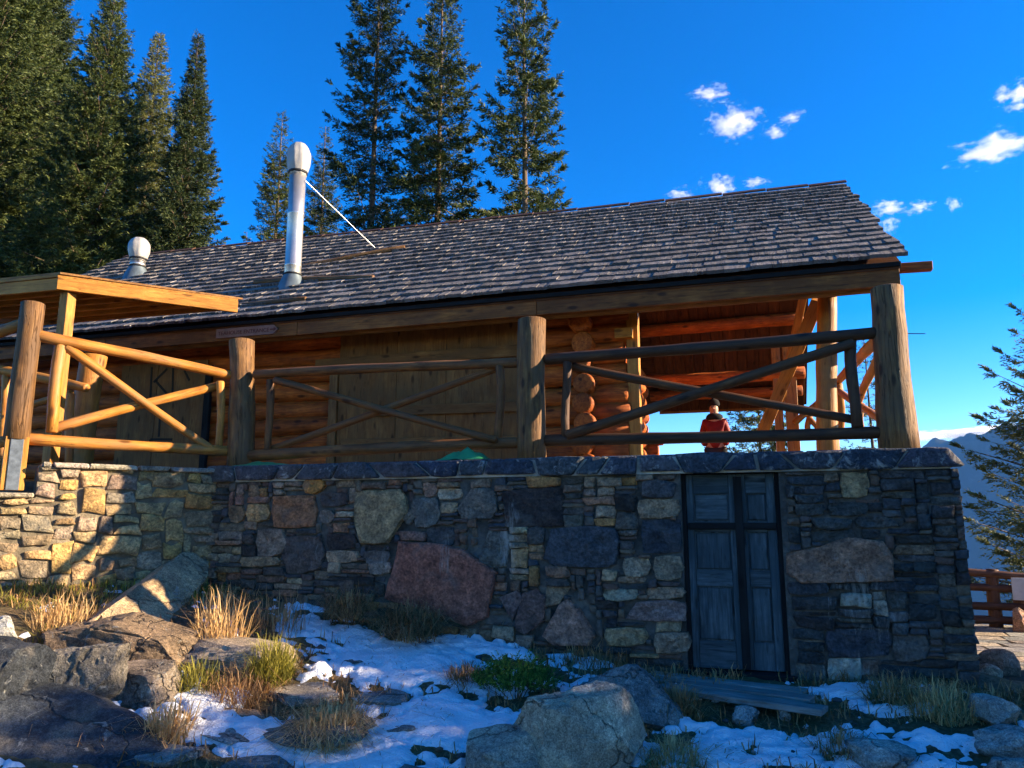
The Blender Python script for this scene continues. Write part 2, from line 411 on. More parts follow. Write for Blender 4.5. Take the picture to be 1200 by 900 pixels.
def soil():
    m = MT('soil', .95, .15); v = m.coord('World', (1, 1, 1), False)
    n1 = m.noise(v, 2.2, 8, .7); n2 = m.noise(v, 24, 8, .7); n3 = m.noise(v, 90, 4, .7)
    c = m.ramp(n2, [(.3, (.05, .034, .018)), (.5, (.16, .11, .06)), (.68, (.30, .22, .13))])
    c = m.mix(m.ramp(n1, [(.42, 0.0), (.62, .7)]), c, (.15, .13, .05))
    c = m.mix(m.ramp(n3, [(.62, 0.0), (.7, .8)]), c, (.20, .17, .12))
    m.color(c); m.bump(m.math('ADD', n2, m.math('MULTIPLY', n3, .5)), 1.0, .05); return m.m
M['soil'] = soil()
def snow():
    m = MT('snow', .55, .35); v = m.coord('World', (1, 1, 1), False)
    n1 = m.noise(v, 9, 7, .65); n2 = m.noise(v, 60, 4, .6)
    dirt = m.ramp(m.noise(v, 26, 8, .8), [(.60, 0.0), (.72, .65)])
    m.color(m.mix(dirt, m.ramp(n1, [(.3, (.76, .79, .83)), (.7, (.88, .90, .93))]), (.25, .20, .14)))
    m.b.inputs['Subsurface Weight'].default_value = .0
    m.bump(m.math('ADD', n1, m.math('MULTIPLY', n2, .6)), 1.0, .04); return m.m
M['snow'] = snow()
def farland():
    m = MT('farland', .95, .1); v = m.coord('World', (1, 1, 1), False)
    n = m.noise(v, .004, 8, .65); n2 = m.noise(v, .05, 5, .6)
    c = m.ramp(n, [(.35, (.018, .028, .018)), (.55, (.032, .042, .030)), (.75, (.08, .08, .075))])
    m.color(m.mix(m.ramp(n2, [(.4, 0.0), (.6, .5)]), c, (.025, .03, .022))); return m.m
M['farland'] = farland()

# ================================================================== ground
CTRL = np.array([
 (1.6, 7.2, .10), (.2, 7.2, .04), (-.6, 7.2, .06), (-1.8, 7.2, .18), (-3.2, 7.2, .34), (-4.4, 7.2, .50), (-5.4, 7.1, .66),
 (-5.9, 6.85, .70), (-6.4, 6.2, .78), (-6.9, 5.6, .76), (-8, 4, .6), (-2.5, 6, .04), (-4.0, 6.2, .30), (-4.9, 6.2, .48), (-5.2, 5.4, .32),
 (0, 5.5, -.16), (-1.2, 5.2, -.2), (-3, 5, -.17), (-4.4, 4.6, -.02), (2, 5.5, -.12), (2.4, 7.6, .02), (2.9, 9.5, -.03),
 (4, 12, -.07), (2, 12, -.05), (0, 3, -.3), (-4, 2.5, -.2), (3, 3, -.3), (0, 0, -.3), (-9, 0, .2), (6, 5, -.35), (6, 10, -.25), (1, 9, 0), (-6, 9, .7), (-9, 7, 1.0), (6,-3,-.3), (-4,-4,-.2)])
def tps_fit(P):
    n = len(P); d = np.hypot(P[:, None, 0] - P[None, :, 0], P[:, None, 1] - P[None, :, 1])
    K = np.where(d > 0, d * d * np.log(d + 1e-9), 0) + np.eye(n) * .05
    A = np.zeros((n + 3, n + 3)); A[:n, :n] = K; A[:n, n] = 1; A[:n, n + 1:] = P[:, :2]; A[n, :n] = 1; A[n + 1:, :n] = P[:, :2].T
    return np.linalg.solve(A, np.concatenate([P[:, 2], np.zeros(3)]))
TW = tps_fit(CTRL)
def ground_np(x, y):
    x = np.asarray(x, float); y = np.asarray(y, float); n = len(CTRL)
    z = TW[n] + TW[n + 1] * x + TW[n + 2] * y
    for i in range(n):
        d = np.hypot(x - CTRL[i, 0], y - CTRL[i, 1]); z = z + TW[i] * np.where(d > 0, d * d * np.log(d + 1e-9), 0)
    z = z + (fbm(x * 1.7, y * 1.7, 3, 4) - .5) * .12 + (fbm(x * 9, y * 9, 8, 3) - .5) * .035
    return z
def ground(x, y): return float(ground_np(np.array([x]), np.array([y]))[0])
def on_ground(px, py):
    r = ray(px, py); t = 3.5
    for _ in range(260):
        p = CAMP + r * t
        if p.z <= ground(p.x, p.y): return p
        t += .03
    return CAMP + r * 6

def grid_mesh(name, xs, ys, zf):
    X, Y = np.meshgrid(xs, ys); Z = zf(X, Y); V = np.stack([X, Y, Z], -1).reshape(-1, 3)
    nx, ny = len(xs), len(ys); i = np.arange(nx - 1)[None, :] + np.arange(ny - 1)[:, None] * nx; i = i.ravel()
    return V, np.stack([i, i + 1, i + 1 + nx, i + nx], -1), Z
GX = np.linspace(-9, 6.5, 400); GY = np.linspace(2.6, 7.9, 150)
V, Q, GZ = grid_mesh('ground', GX, GY, ground_np)
tag(link('ground', smooth(npmesh('ground', V, Q=Q)), M['soil']), kind='structure')

# the mountainside around: a plateau that falls off to the valley on the right
def side_np(x, y):
    near = ground_np(np.clip(x, -9, 7), np.clip(y, -4, 12)) - .07
    back = np.clip((y - 16) * .04, 0, 3) + 1.4 + np.clip((-x - 4) * .09, 0, 4)           # behind the cabin
    wb = np.clip((y - 9.5) / 4, 0, 1) * np.clip((1.2 - x) / 1.5, 0, 1)
    h = near * (1 - wb) + back * wb
    edge = np.maximum(np.maximum(y - 13.4 - np.clip(-(x - 1.0) * 2.0, 0, 60), x - 14), 0)
    r = np.hypot(x, y); up = np.clip((r - 40) / 200, 0, 1)
    h = h - np.minimum(edge * .62, 520) + (fbm(x * .05, y * .05, 5, 4) - .5) * 4 * np.clip((r - 16) / 20, 0, 1)
    return h
g = np.concatenate([-np.geomspace(9000, 14, 60), np.linspace(-13, 13, 66), np.geomspace(14, 9000, 60)])
gy = np.concatenate([-np.geomspace(9000, 5, 50), np.linspace(-4, 26, 76), np.geomspace(28, 9000, 60)])
V, Q, _ = grid_mesh('mountainside', g, gy, side_np)
cxq = V[Q].mean(1); inside = (cxq[:, 0] > -8.6) & (cxq[:, 0] < 6.1) & (cxq[:, 1] > 3.0) & (cxq[:, 1] < 7.5)
tag(link('mountainside', smooth(npmesh('mountainside', V, Q=Q)), M['farland']), kind='structure')

# far mountains across the valley
def mountain_range(name, dist, az0, az1, peaks, base, seed, n=160, depth=1800):
    A = np.linspace(az0, az1, n); Dp = np.linspace(0, 1, 26)
    V = []
    for j, t in enumerate(Dp):
        for a in A:
            crest = sum(h * math.exp(-abs((a - pa) / w) ** 1.9) for pa, h, w in peaks)
            cr = crest * (1 - abs(t - .5) * 2) ** 1.1
            nz = (mnoise.fractal(Vector((a * 22, t * 3.2, seed)), 1.0, 2.0, 6)) * .10
            rr = dist + (t - .5) * depth
            V.append((rr * math.sin(a), rr * math.cos(a), base + cr * (1 + nz) + abs(nz) * 60))
    i = (np.arange(n - 1)[None, :] + np.arange(25)[:, None] * n).ravel()
    me = npmesh(name, np.array(V), Q=np.stack([i, i + 1, i + 1 + n, i + n], -1))
    return tag(link(name, me, M['farland']), kind='structure')
def azi(px): r = ray(px, 600); return math.atan2(r.x, r.y)
mountain_range('mountain_ridge', 6200, azi(820), azi(1500), [(azi(1108), 560, .075), (azi(1160), 260, .07), (azi(1200), 420, .07), (azi(1300), 600, .08), (azi(1030), 420, .07), (azi(930), 420, .08), (azi(1380), 700, .07)], -420, 2.0)

# ------------------------------------------------------------------ snow lying in patches
SNOWB = [(on_ground(px, py), rx, ry, a) for px, py, rx, ry, a in (
    (470, 775, .75, .45, 1.0), (400, 745, .5, .2, .9), (560, 760, .5, .2, .8), (520, 850, .55, .35, 1.0), (300, 870, .55, .25, 1.0), (420, 890, .7, .22, .95),
    (235, 830, .3, .25, .8), (480, 720, .35, .12, .5), (375, 715, .12, .12, .9), (690, 778, .16, .07, .9), (660, 772, .14, .06, .8), (690, 800, .12, .1, .6),
    (810, 885, .5, .16, .9), (880, 870, .5, .18, .75), (950, 880, .4, .2, .75), (985, 812, .4, .12, .85), (1040, 835, .35, .1, .7), (1100, 870, .3, .1, .6), (1000, 895, .6, .15, .7), (740, 835, .1, .12, .5), (345, 690, .1, .06, .5), (550, 800, .4, .2, .9), (600, 690, .1, .05, .3))]
def snow_np(x, y):
    f = np.zeros_like(x)
    for p, rx, ry, a in SNOWB: f = np.maximum(f, a * np.exp(-(((x - p.x) / rx) ** 2 + ((y - p.y) / ry) ** 2) * .75))
    n = fbm(x * 3.1, y * 3.6, 21, 5); n2 = fbm(x * 11, y * 13, 31, 4)
    return f - .35 + (n - .5) * .9 + (n2 - .5) * 1.3
SX = np.linspace(-6.2, 3, 460); SY = np.linspace(3.6, 7.19, 230)
XX, YY = np.meshgrid(SX, SY); T = snow_np(XX, YY); ZZ = ground_np(XX, YY) + np.where(T > 0, np.minimum(T, .30) * .10 + np.sqrt(np.clip(T, 0, .05)) * .045, T * .12) + (fbm(XX * 9, YY * 9, 44, 4) - .5) * .03
V = np.stack([XX, YY, ZZ], -1).reshape(-1, 3); nx = len(SX)
i = (np.arange(nx - 1)[None, :] + np.arange(len(SY) - 1)[:, None] * nx).ravel(); Q = np.stack([i, i + 1, i + 1 + nx, i + nx], -1)
keep = T.ravel()[Q].max(1) > -.05; Q = Q[keep]; u, inv = np.unique(Q, return_inverse=True)
tag(link('snow', smooth(npmesh('snow', V[u], Q=inv.reshape(-1, 4))), M['snow']), 'thin melting snow lying in patches on the ground below the stone wall', 'snow', kind='stuff')

# ================================================================== stone walls
WT = 1.985                                  # top of the coping
def big_stone_mesh(poly, depth, seed):
    rnd = random.Random(seed); pts = []; n0 = len(poly)
    for i in range(n0):
        a = Vector(poly[i]); b = Vector(poly[(i + 1) % n0])
        for t in (0, .25, .5, .75):
            p = a.lerp(b, t); pts.append(p * (1 + rnd.uniform(-.022, .022)))
    n = len(pts); v = []; f = []; tx, ty = rnd.uniform(-.08, .08), rnd.uniform(-.08, .08); off = Vector((seed * 2.3, seed * .7, 0))
    rings = ((1.0, -.06), (1.0, depth * .6), (.965, depth * .9), (.84, depth), (.66, depth), (.46, depth), (.24, depth))
    for r_, (sc, w) in enumerate(rings):
        for p in pts:
            x, y = p.x * sc, p.y * sc; q = Vector((x * 9, y * 9, 0)) + off
            e = (mnoise.fractal(q, 1.0, 2.0, 4) * .020 + (abs(mnoise.noise(q * .45)) - .25) * .05) if r_ > 1 else 0
            v.append((x, y, w + (x * tx + y * ty if r_ else 0) + e))
    v.append((0, 0, depth))
    for r_ in range(len(rings) - 1):
        for k in range(n):
            a = r_ * n + k; b = r_ * n + (k + 1) % n; f.append((a, b, b + n, a + n))
    L = (len(rings) - 1) * n
    for k in range(n): f.append((L + k, L + (k + 1) % n, len(v) - 1))
    me = pyd('stone', v, f); smooth(me); me.set_sharp_from_angle(angle=R(24)); return me
def stone_mesh(poly, depth, seed, bulge=.02, sub=False):
    """poly: (u,v) counter-clockwise round the stone's centre; outward is +w"""
    rnd = random.Random(seed); pts = []
    n0 = len(poly)
    for i in range(n0):                     # cut each corner into two points
        a = Vector(poly[i - 1]); b = Vector(poly[i]); c = Vector(poly[(i + 1) % n0])
        k1 = rnd.uniform(.03, .12); k2 = rnd.uniform(.03, .12)
        pts.append(b + (a - b) * k1); pts.append(b + (c - b) * k2)
    n = len(pts); v = []; f = []
    tx, ty = rnd.uniform(-.10, .10), rnd.uniform(-.10, .10)
    hw = [p.length for p in pts]; m = sum(hw) / n
    for ring, (sc, w) in enumerate(((1.0, -.06), (1.0, depth * .72), (.945, depth * .96), (.55, depth))):
        for p in pts:
            j = 1 + rnd.uniform(-.035, .035) if ring else 1
            x, y = p.x * sc * j, p.y * sc * j
            e = rnd.uniform(-.5, .5) * bulge * (.6 if ring > 1 else 0)
            v.append((x, y, w + (x * tx + y * ty if ring else 0) + e))
    v.append((0, 0, depth + rnd.uniform(0, .6) * bulge))
    for r_ in range(3):
        for k in range(n):
            a = r_ * n + k; b = r_ * n + (k + 1) % n; f.append((a, b, b + n, a + n))
    for k in range(n): f.append((3 * n + k, 3 * n + (k + 1) % n, 4 * n))
    me = pyd('stone', v, f); smooth(me)
    return me
def fill_wall(u0, u1, v0, v1, blocks, polys, rnd, wr, hr, cell=.02, minw=.055, minh=.035):
    nu = int((u1 - u0) / cell); nv = int((v1 - v0) / cell); occ = np.zeros((nv, nu), bool); out = []
    def mark(a, b, c, d): occ[max(0, int((c - v0) / cell)):max(0, int(math.ceil((d - v0) / cell))), max(0, int((a - u0) / cell)):max(0, int(math.ceil((b - u0) / cell)))] = True
    for b in blocks: mark(*b)
    for pl in polys:
        uu = u0 + (np.arange(nu) + .5) * cell; vv = v0 + (np.arange(nv) + .5) * cell; U, Vv = np.meshgrid(uu, vv); ins = np.zeros_like(U, bool)
        j = len(pl) - 1
        for i in range(len(pl)):
            (xi, yi), (xj, yj) = pl[i], pl[j]
            if abs(yj - yi) > 1e-9: ins ^= ((yi > Vv) != (yj > Vv)) & (U < (xj - xi) * (Vv - yi) / (yj - yi) + xi)
            j = i
        occ |= ins
    for r in range(nv):
        c = 0
        while c < nu:
            if occ[r, c]: c += 1; continue
            w = int(rnd.uniform(*wr) / cell); h = int(rnd.uniform(*hr) / cell)
            if rnd.random() < .18: h = int(h * 1.6); w = int(w * 1.1)
            w = max(w, int(h * .9)); k = c
            while k < nu and k - c < w and not occ[r, k]: k += 1
            if nu - k < 3 and not occ[r, k:].any(): k = nu
            nxt = k
            while nxt < nu and nxt - k < 5 and not occ[r, nxt]: nxt += 1
            if nxt < nu and occ[r, nxt] and nxt - k < 5: k = nxt
            q = r
            while q < nv and q - r < h and not occ[q, c:k].any(): q += 1
            occ[r:q, c:k] = True
            if (k - c) * cell >= minw and (q - r) * cell >= minh: out.append((u0 + c * cell, u0 + k * cell, v0 + r * cell, v0 + q * cell))
            c = k
    return out
def rect_poly(a, b, c, d, rnd, gap=.012, jf=.5):
    w, h = b - a, d - c; jw, jh = min(.03, w * .12), min(.022, h * .14)
    g = [gap * rnd.uniform(.5, 1.4) for _ in range(4)]
    P = [(a + g[0], c + g[1]), ((a + b) / 2, c + g[1]), (b - g[2], c + g[1]), (b - g[2], d - g[3]), ((a + b) / 2, d - g[3]), (a + g[0], d - g[3])]
    if w < .16: P = [P[0], P[2], P[3], P[5]]
    return [(x + rnd.uniform(-jw, jw) * jf, y + rnd.uniform(-jh, jh) * jf) for x, y in P]
def basis(o, eu, ew): return Matrix(((eu.x, 0, ew.x, o.x), (eu.y, 0, ew.y, o.y), (eu.z, 1, ew.z, o.z), (0, 0, 0, 1)))
def vary(c, rnd, a=.25):
    k = 1 + rnd.uniform(-a, a); return tuple(min(1, x * k * (1 + rnd.uniform(-.06, .06))) for x in c)

rnd = random.Random(4)
wall = thing('stone_terrace_wall', (-2, D, 0), 'long rubble stone terrace wall in shade with a dark double door set into it', 'stone wall')
# mortar core with the door opening left free
def box_faces(bm, a, b):
    vs_ = [bm.verts.new((x, y, z)) for x in (a[0], b[0]) for y in (a[1], b[1]) for z in (a[2], b[2])]
    for q in ((0, 1, 3, 2), (4, 6, 7, 5), (0, 4, 5, 1), (2, 3, 7, 6), (0, 2, 6, 4), (1, 5, 7, 3)): bm.faces.new([vs_[i] for i in q])
DX0, DX1, DZ0, DZ1 = -.63, .22, .08, 1.83
XR = 1.63
bm = bmesh.new()
box_faces(bm, (CX - .4, D + .0, -.5), (DX0, D + .5, 1.80)); box_faces(bm, (DX1, D + .0, -.5), (XR, D + .5, 1.80))
box_faces(bm, (DX0, D + .0, DZ1), (DX1, D + .5, 1.80)) if DZ1 < 1.79 else None
box_faces(bm, (XR - .5, D + .502, -.5), (XR - .002, 13.2, 1.80))
bmesh.ops.recalc_face_normals(bm, faces=bm.faces)
me = bpy.data.meshes.new('mortar'); bm.to_mesh(me); bm.free()
link('mortar', me, M['mortar'], wall, Matrix.Identity(4))

def P2(pts): return [tuple(on_y(px, py, D - .05).xz) for px, py in pts]
def R2(x0, y0, x1, y1, k=3): return P2([(x0 + k, y1), ((x0 + x1) / 2, y1 + 1), (x1 - k, y1 - k * .6), (x1, (y0 + y1) / 2), (x1 - k, y0 + 1), ((x0 + x1) / 2 - 3, y0), (x0 + k * .5, y0 + k * .4), (x0, (y0 + y1) / 2)])
S = lambda *a: a
BIG = [  # outline in the photograph, colour, stand-out in metres
 (P2([(448, 702), (480, 711), (550, 735), (570, 723), (583, 670), (545, 645), (518, 638), (467, 634)]), (.20, .088, .068), .10),
 (P2([(422, 638), (453, 637), (478, 600), (474, 580), (468, 573), (415, 575), (413, 610)]), (.22, .175, .105), .07),
 (R2(318, 580, 370, 618), (.22, .115, .065), .06), (R2(297, 619, 336, 652, 6), (.17, .14, .115), .05), (R2(329, 627, 380, 671, 6), (.14, .12, .115), .06),
 (R2(481, 583, 517, 618, 6), (.16, .175, .18), .06), (P2([(535, 596), (540, 608), (575, 608), (583, 597), (580, 575), (570, 570), (552, 572)]), (.17, .165, .16), .05),
 (P2([(592, 617), (630, 618), (660, 617), (660, 572), (640, 569), (588, 576)]), (.055, .048, .052), .05), (P2([(637, 655), (650, 664), (700, 666), (722, 662), (727, 635), (722, 619), (690, 616), (645, 620)]), (.075, .095, .13), .07),
 (P2([(560, 660), (575, 666), (592, 664), (597, 640), (594, 622), (572, 622)]), (.15, .16, .16), .05), (R2(751, 608, 799, 648, 2), (.05, .065, .095), .03), (R2(746, 584, 798, 607, 4), (.24, .185, .13), .05),
 (R2(729, 653, 763, 676, 4), (.24, .20, .15), .05), (R2(765, 651, 801, 680, 4), (.17, .145, .11), .04), (P2([(636, 745), (650, 756), (690, 757), (698, 745), (680, 715), (665, 702), (655, 708)]), (.22, .135, .11), .10),
 (P2([(602, 735), (615, 745), (638, 728), (640, 700), (628, 690), (612, 695)]), (.10, .065, .06), .08), (P2([(584, 700), (600, 728), (614, 700), (605, 692)]), (.12, .085, .085), .06),
 (P2([(732, 726), (770, 729), (804, 728), (803, 707), (780, 703), (745, 706)]), (.17, .13, .13), .05), (R2(707, 735, 760, 757, 5), (.24, .19, .12), .06), (R2(765, 741, 810, 766, 4), (.20, .155, .12), .05),
 (P2([(921, 672), (940, 684), (1000, 683), (1046, 681), (1048, 655), (1035, 634), (995, 629), (960, 640), (922, 648)]), (.19, .115, .085), .07), (R2(984, 553, 1020, 583, 4), (.24, .185, .11), .05),
 (R2(968, 736, 1046, 771, 4), (.06, .075, .11), .04), (R2(970, 771, 1012, 803, 3), (.28, .26, .22), .04), (R2(354, 558, 381, 578, 5), (.30, .15, .045), .05), (R2(287, 590, 315, 611, 3), (.28, .19, .095), .05),
 (R2(265, 592, 286, 612, 4), (.17, .12, .075), .04), (R2(470, 596, 487, 614, 5), (.20, .20, .19), .05), (R2(381, 625, 417, 644, 3), (.055, .05, .055), .04), (R2(381, 645, 420, 659, 2), (.24, .19, .14), .04),
 (R2(512, 572, 541, 585, 2), (.30, .26, .20), .04), (R2(494, 565, 512, 582, 3), (.24, .155, .12), .04), (R2(498, 617, 532, 640, 2), (.08, .095, .12), .03), (R2(426, 645, 456, 661, 3), (.15, .145, .16), .05), (R2(431, 658, 458, 673, 3), (.20, .16, .14), .05),
 (R2(373, 577, 408, 593, 3), (.11, .095, .10), .04), (R2(372, 597, 392, 613, 4), (.14, .125, .11), .04), (R2(280, 652, 328, 664, 3), (.19, .14, .09), .07), (R2(706, 690, 748, 704, 3), (.24, .23, .18), .04), (R2(757, 688, 803, 702, 3), (.22, .17, .13), .04), (P2([(637, 712), (655, 708), (668, 688), (640, 687)]), (.18, .14, .10), .04),
 (R2(931, 590, 968, 604, 3), (.075, .09, .10), .04), (R2(970, 588, 1018, 604, 3), (.07, .085, .095), .04), (R2(1003, 605, 1060, 618, 3), (.09, .10, .11), .04), (R2(949, 621, 1003, 634, 3), (.07, .08, .085), .03), (R2(1046, 744, 1090, 775, 4), (.14, .14, .15), .04), (R2(922, 682, 972, 697, 3), (.06, .065, .08), .04)]
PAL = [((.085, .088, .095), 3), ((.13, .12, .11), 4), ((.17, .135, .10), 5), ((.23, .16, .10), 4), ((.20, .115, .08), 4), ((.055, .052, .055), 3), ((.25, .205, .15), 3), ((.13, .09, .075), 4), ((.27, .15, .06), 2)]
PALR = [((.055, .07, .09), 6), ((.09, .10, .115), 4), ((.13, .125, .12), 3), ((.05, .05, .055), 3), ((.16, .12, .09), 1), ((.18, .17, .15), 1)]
def pick(pal): return rnd.choices([p[0] for p in pal], [p[1] for p in pal])[0]
stones = []
for poly, c, dep in BIG:
    cx = sum(p[0] for p in poly) / len(poly); cz = sum(p[1] for p in poly) / len(poly)
    area = (max(p[0] for p in poly) - min(p[0] for p in poly)) * (max(p[1] for p in poly) - min(p[1] for p in poly))
    # counter-clockwise in (u,v) seen from outside
    a2 = sum(poly[i - 1][0] * poly[i][1] - poly[i][0] * poly[i - 1][1] for i in range(len(poly)))
    if a2 < 0: poly = poly[::-1]
    stones.append((area + 9, cx, cz, [(p[0] - cx, p[1] - cz) for p in poly], c, dep))
blocks = [(DX0 - .035, DX1 + .035, -.5, 1.90)]
for a, b, c, d in fill_wall(CX - .05, XR, -.14, 1.80, blocks, [b[0] for b in BIG], rnd, (.12, .38), (.045, .125)):
    if d < ground((a + b) / 2, D - .05) - .03: continue
    pl = rect_poly(a, b, c, d, rnd, .0045, .9); cx = (a + b) / 2; cz = (c + d) / 2
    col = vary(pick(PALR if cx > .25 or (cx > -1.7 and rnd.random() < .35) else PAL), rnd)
    stones.append(((b - a) * (d - c), cx, cz, [(x - cx, y - cz) for x, y in pl], col, rnd.uniform(.015, .07)))
stones.sort(key=lambda s: -s[0])
jv, jf = [], []
for i, (_, cx, cz, pl, c, dep) in enumerate(stones):
    me = big_stone_mesh(pl, dep, i + 100) if i < len(BIG) else stone_mesh(pl, dep, i + 100, .022); mat = basis(Vector((cx, D + .0, cz)), Vector((1, 0, 0)), Vector((0, -1, 0)))
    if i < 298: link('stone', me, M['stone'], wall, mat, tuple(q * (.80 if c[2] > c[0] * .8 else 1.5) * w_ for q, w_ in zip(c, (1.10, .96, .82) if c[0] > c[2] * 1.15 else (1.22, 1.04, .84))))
    else:
        o = len(jv); jv += [tuple(mat @ v.co) for v in me.vertices]; jf += [tuple(o + k for k in p.vertices) for p in me.polygons]
if jv: tag(link('small_stones', smooth(pyd('small_stones', jv, jf)), M['stone_small'], wall, Matrix.Identity(4)), kind='stuff')

# coping of slate slabs with pale joints
bm = bmesh.new(); box_faces(bm, (CX - .3, D - .045, 1.801), (XR - .06, D + .55, 1.955)); bmesh.ops.recalc_face_normals(bm, faces=bm.faces)
me = bpy.data.meshes.new('coping_mortar'); bm.to_mesh(me); bm.free(); link('coping_mortar', me, M['mortar_white'], wall, Matrix.Identity(4))
x = CX - .1; k = 0; cr = random.Random(9); sl0 = 0
while x < XR - .1:
    w = cr.uniform(.22, .55); x1 = min(x + w, XR); 
    if XR - x1 < .18: x1 = XR
    s1 = cr.uniform(-.09, .09) if x1 < XR else -.06
    z0, z1 = 1.815 + cr.uniform(-.012, .012), 1.965 + cr.uniform(-.01, .015)
    cx, cz = (x + x1) / 2, (z0 + z1) / 2; g = .014
    pl = [(x + g - sl0, z0), (cx, z0 - .006), (x1 - g - s1, z0), (x1 - g + s1, z1), (cx, z1 + .006), (x + g + sl0, z1)]
    me = stone_mesh([(a - cx, b - cz) for a, b in pl], .045, 900 + k, .008)
    c = vary(cr.choice([(.045, .06, .085), (.055, .07, .09), (.075, .08, .09), (.065, .075, .09)]) if x > -3.2 else cr.choice([(.10, .095, .095), (.075, .075, .085), (.13, .12, .11)]), cr, .15)
    link('coping_stone', me, M['coping'], wall, basis(Vector((cx, D - .045, cz)), Vector((1, 0, 0)), Vector((0, -1, 0))), c)
    x, sl0 = x1, s1; k += 1
# top slabs of the coping (flat, seen only from above)
x = CX - .1
while x < XR - .2:
    w = cr.uniform(.4, .8); x1 = min(x + w, XR)
    board('coping_slab', (x + .01, D + .25, 1.963), (x1 - .01, D + .25, 1.963), .58, .03, M['stone_plain'], wall, color=vary((.11, .115, .13), cr), bev=.008, jit=.012); x = x1

# ------------------------------------------------------------------ side wall in the sun
sw = thing('stone_side_wall', (CX + LD.x, CY + LD.y, 0), 'sunlit buff stone side wall with diagonal rail shadows meeting the terrace wall', 'stone wall')
KE = 2.35
def LP(k, z, out=0.0): return Vector((CX, CY, z)) + LD * k + LN * out
def left_box(k0, k1, o0, o1, z0, z1):
    v = [tuple(LP(k, z, o)) for k in (k0, k1) for o in (o0, o1) for z in (z0, z1)]
    return pyd('mortar', v, [(0, 1, 3, 2), (4, 6, 7, 5), (0, 4, 5, 1), (2, 3, 7, 6), (0, 2, 6, 4), (1, 5, 7, 3)])
def fixn(me):
    bm = bmesh.new(); bm.from_mesh(me); bmesh.ops.recalc_face_normals(bm, faces=bm.faces); bm.to_mesh(me); bm.free(); return me
link('mortar', fixn(left_box(-.02, 1.70, -.45, 0, 0, 1.90)), M['mortar_warm'], sw, Matrix.Identity(4))
link('mortar', fixn(left_box(1.70, KE, -.45, 0, 0, 1.60)), M['mortar_warm'], sw, Matrix.Identity(4))
PALL = [((.54, .40, .21), 4), ((.46, .35, .20), 4), ((.58, .40, .17), 3), ((.38, .31, .21), 3), ((.55, .30, .11), 2), ((.42, .37, .29), 2), ((.33, .28, .22), 2)]
rnd = random.Random(12)
for i, (a, b, c, d) in enumerate(fill_wall(0, KE, .42, 1.93, [(1.70, KE, 1.60, 2.2)], [], rnd, (.16, .50), (.08, .22))):
    pl = rect_poly(a, b, c, d, rnd, .013, 1.25); cx = (a + b) / 2; cz = (c + d) / 2
    # u axis runs so that the stone faces LN: u = -LD
    me = stone_mesh([(-(x - cx), y - cz) for x, y in pl][::-1], rnd.uniform(.015, .045), 400 + i, .02)
    link('stone', me, M['stone_plain'], sw, basis(LP(cx, cz), -LD, LN), tuple(q * w_ for q, w_ in zip(vary(pick(PALL), rnd, .22), (.95, .86, .72))))
k = 0
while k < 1.66:
    w = rnd.uniform(.3, .55); k1 = min(k + w, 1.70)
    board('coping_slab', LP(k + .012, 1.925, -.2), LP(k1 - .012, 1.925, -.2), .54, .05, M['stone_plain'], sw, color=vary((.38, .33, .25), rnd), bev=.012, jit=.015); k = k1
board('coping_slab', LP(1.72, 1.622, -.2), LP(KE, 1.622, -.2), .54, .045, M['stone_plain'], sw, color=(.36, .31, .22), bev=.012, jit=.01)

# terrace floor behind the walls
tv = [(XR - .5, D + .5, 1.78), (CX + .2, D + .5, 1.78), (CX - .2, D - .1, 1.78), (LP(1.7, 0, -.4).x, LP(1.7, 0, -.4).y, 1.78), (-14, 5.6, 1.78), (-14, 16, 1.78), (XR - .1, 16, 1.78)]
tb = [(a, b, -.4) for a, b, c in tv]; n = len(tv)
tag(link('terrace_floor', fixn(pyd('terrace_floor', tv + tb, [tuple(range(n)), tuple(range(n, 2 * n))] + [(i, (i + 1) % n, n + (i + 1) % n, n + i) for i in range(n)])), M['flags']), kind='structure')

# ------------------------------------------------------------------ cellar door (part of the wall)
def wpart(name, a, b, mat, parent, bev=.004, color=None):
    """axis aligned box as a board running along its longest side"""
    a = Vector(a); b = Vector(b); s = b - a; c = (a + b) / 2
    if s.z >= s.x:
        return board(name, (c.x, c.y, a.z), (c.x, c.y, b.z), s.x, s.y, mat, parent, Vector((0, -1, 0)), color, bev)
    return board(name, (a.x, c.y, c.z), (b.x, c.y, c.z), s.z, s.y, mat, parent, Vector((0, -1, 0)), color, bev)
frm = wpart('door_frame', (DX0 - .03, D + .06, DZ0), (DX0 + .035, D + .16, DZ1), M['door_dark'], wall)
wpart('door_frame', (DX1 - .035, D + .06, DZ0), (DX1 + .03, D + .16, DZ1), M['door_dark'], wall)
wpart('lintel', (DX0 - .06, D + .0, DZ1 - .03), (DX1 + .06, D + .2, DZ1 + .05), M['door_dark'], wall)
wpart('threshold', (DX0 - .05, D - .06, -.02), (DX1 + .05, D + .2, .09), M['door_dark'], wall)
xm = -.135; YD = D + .10
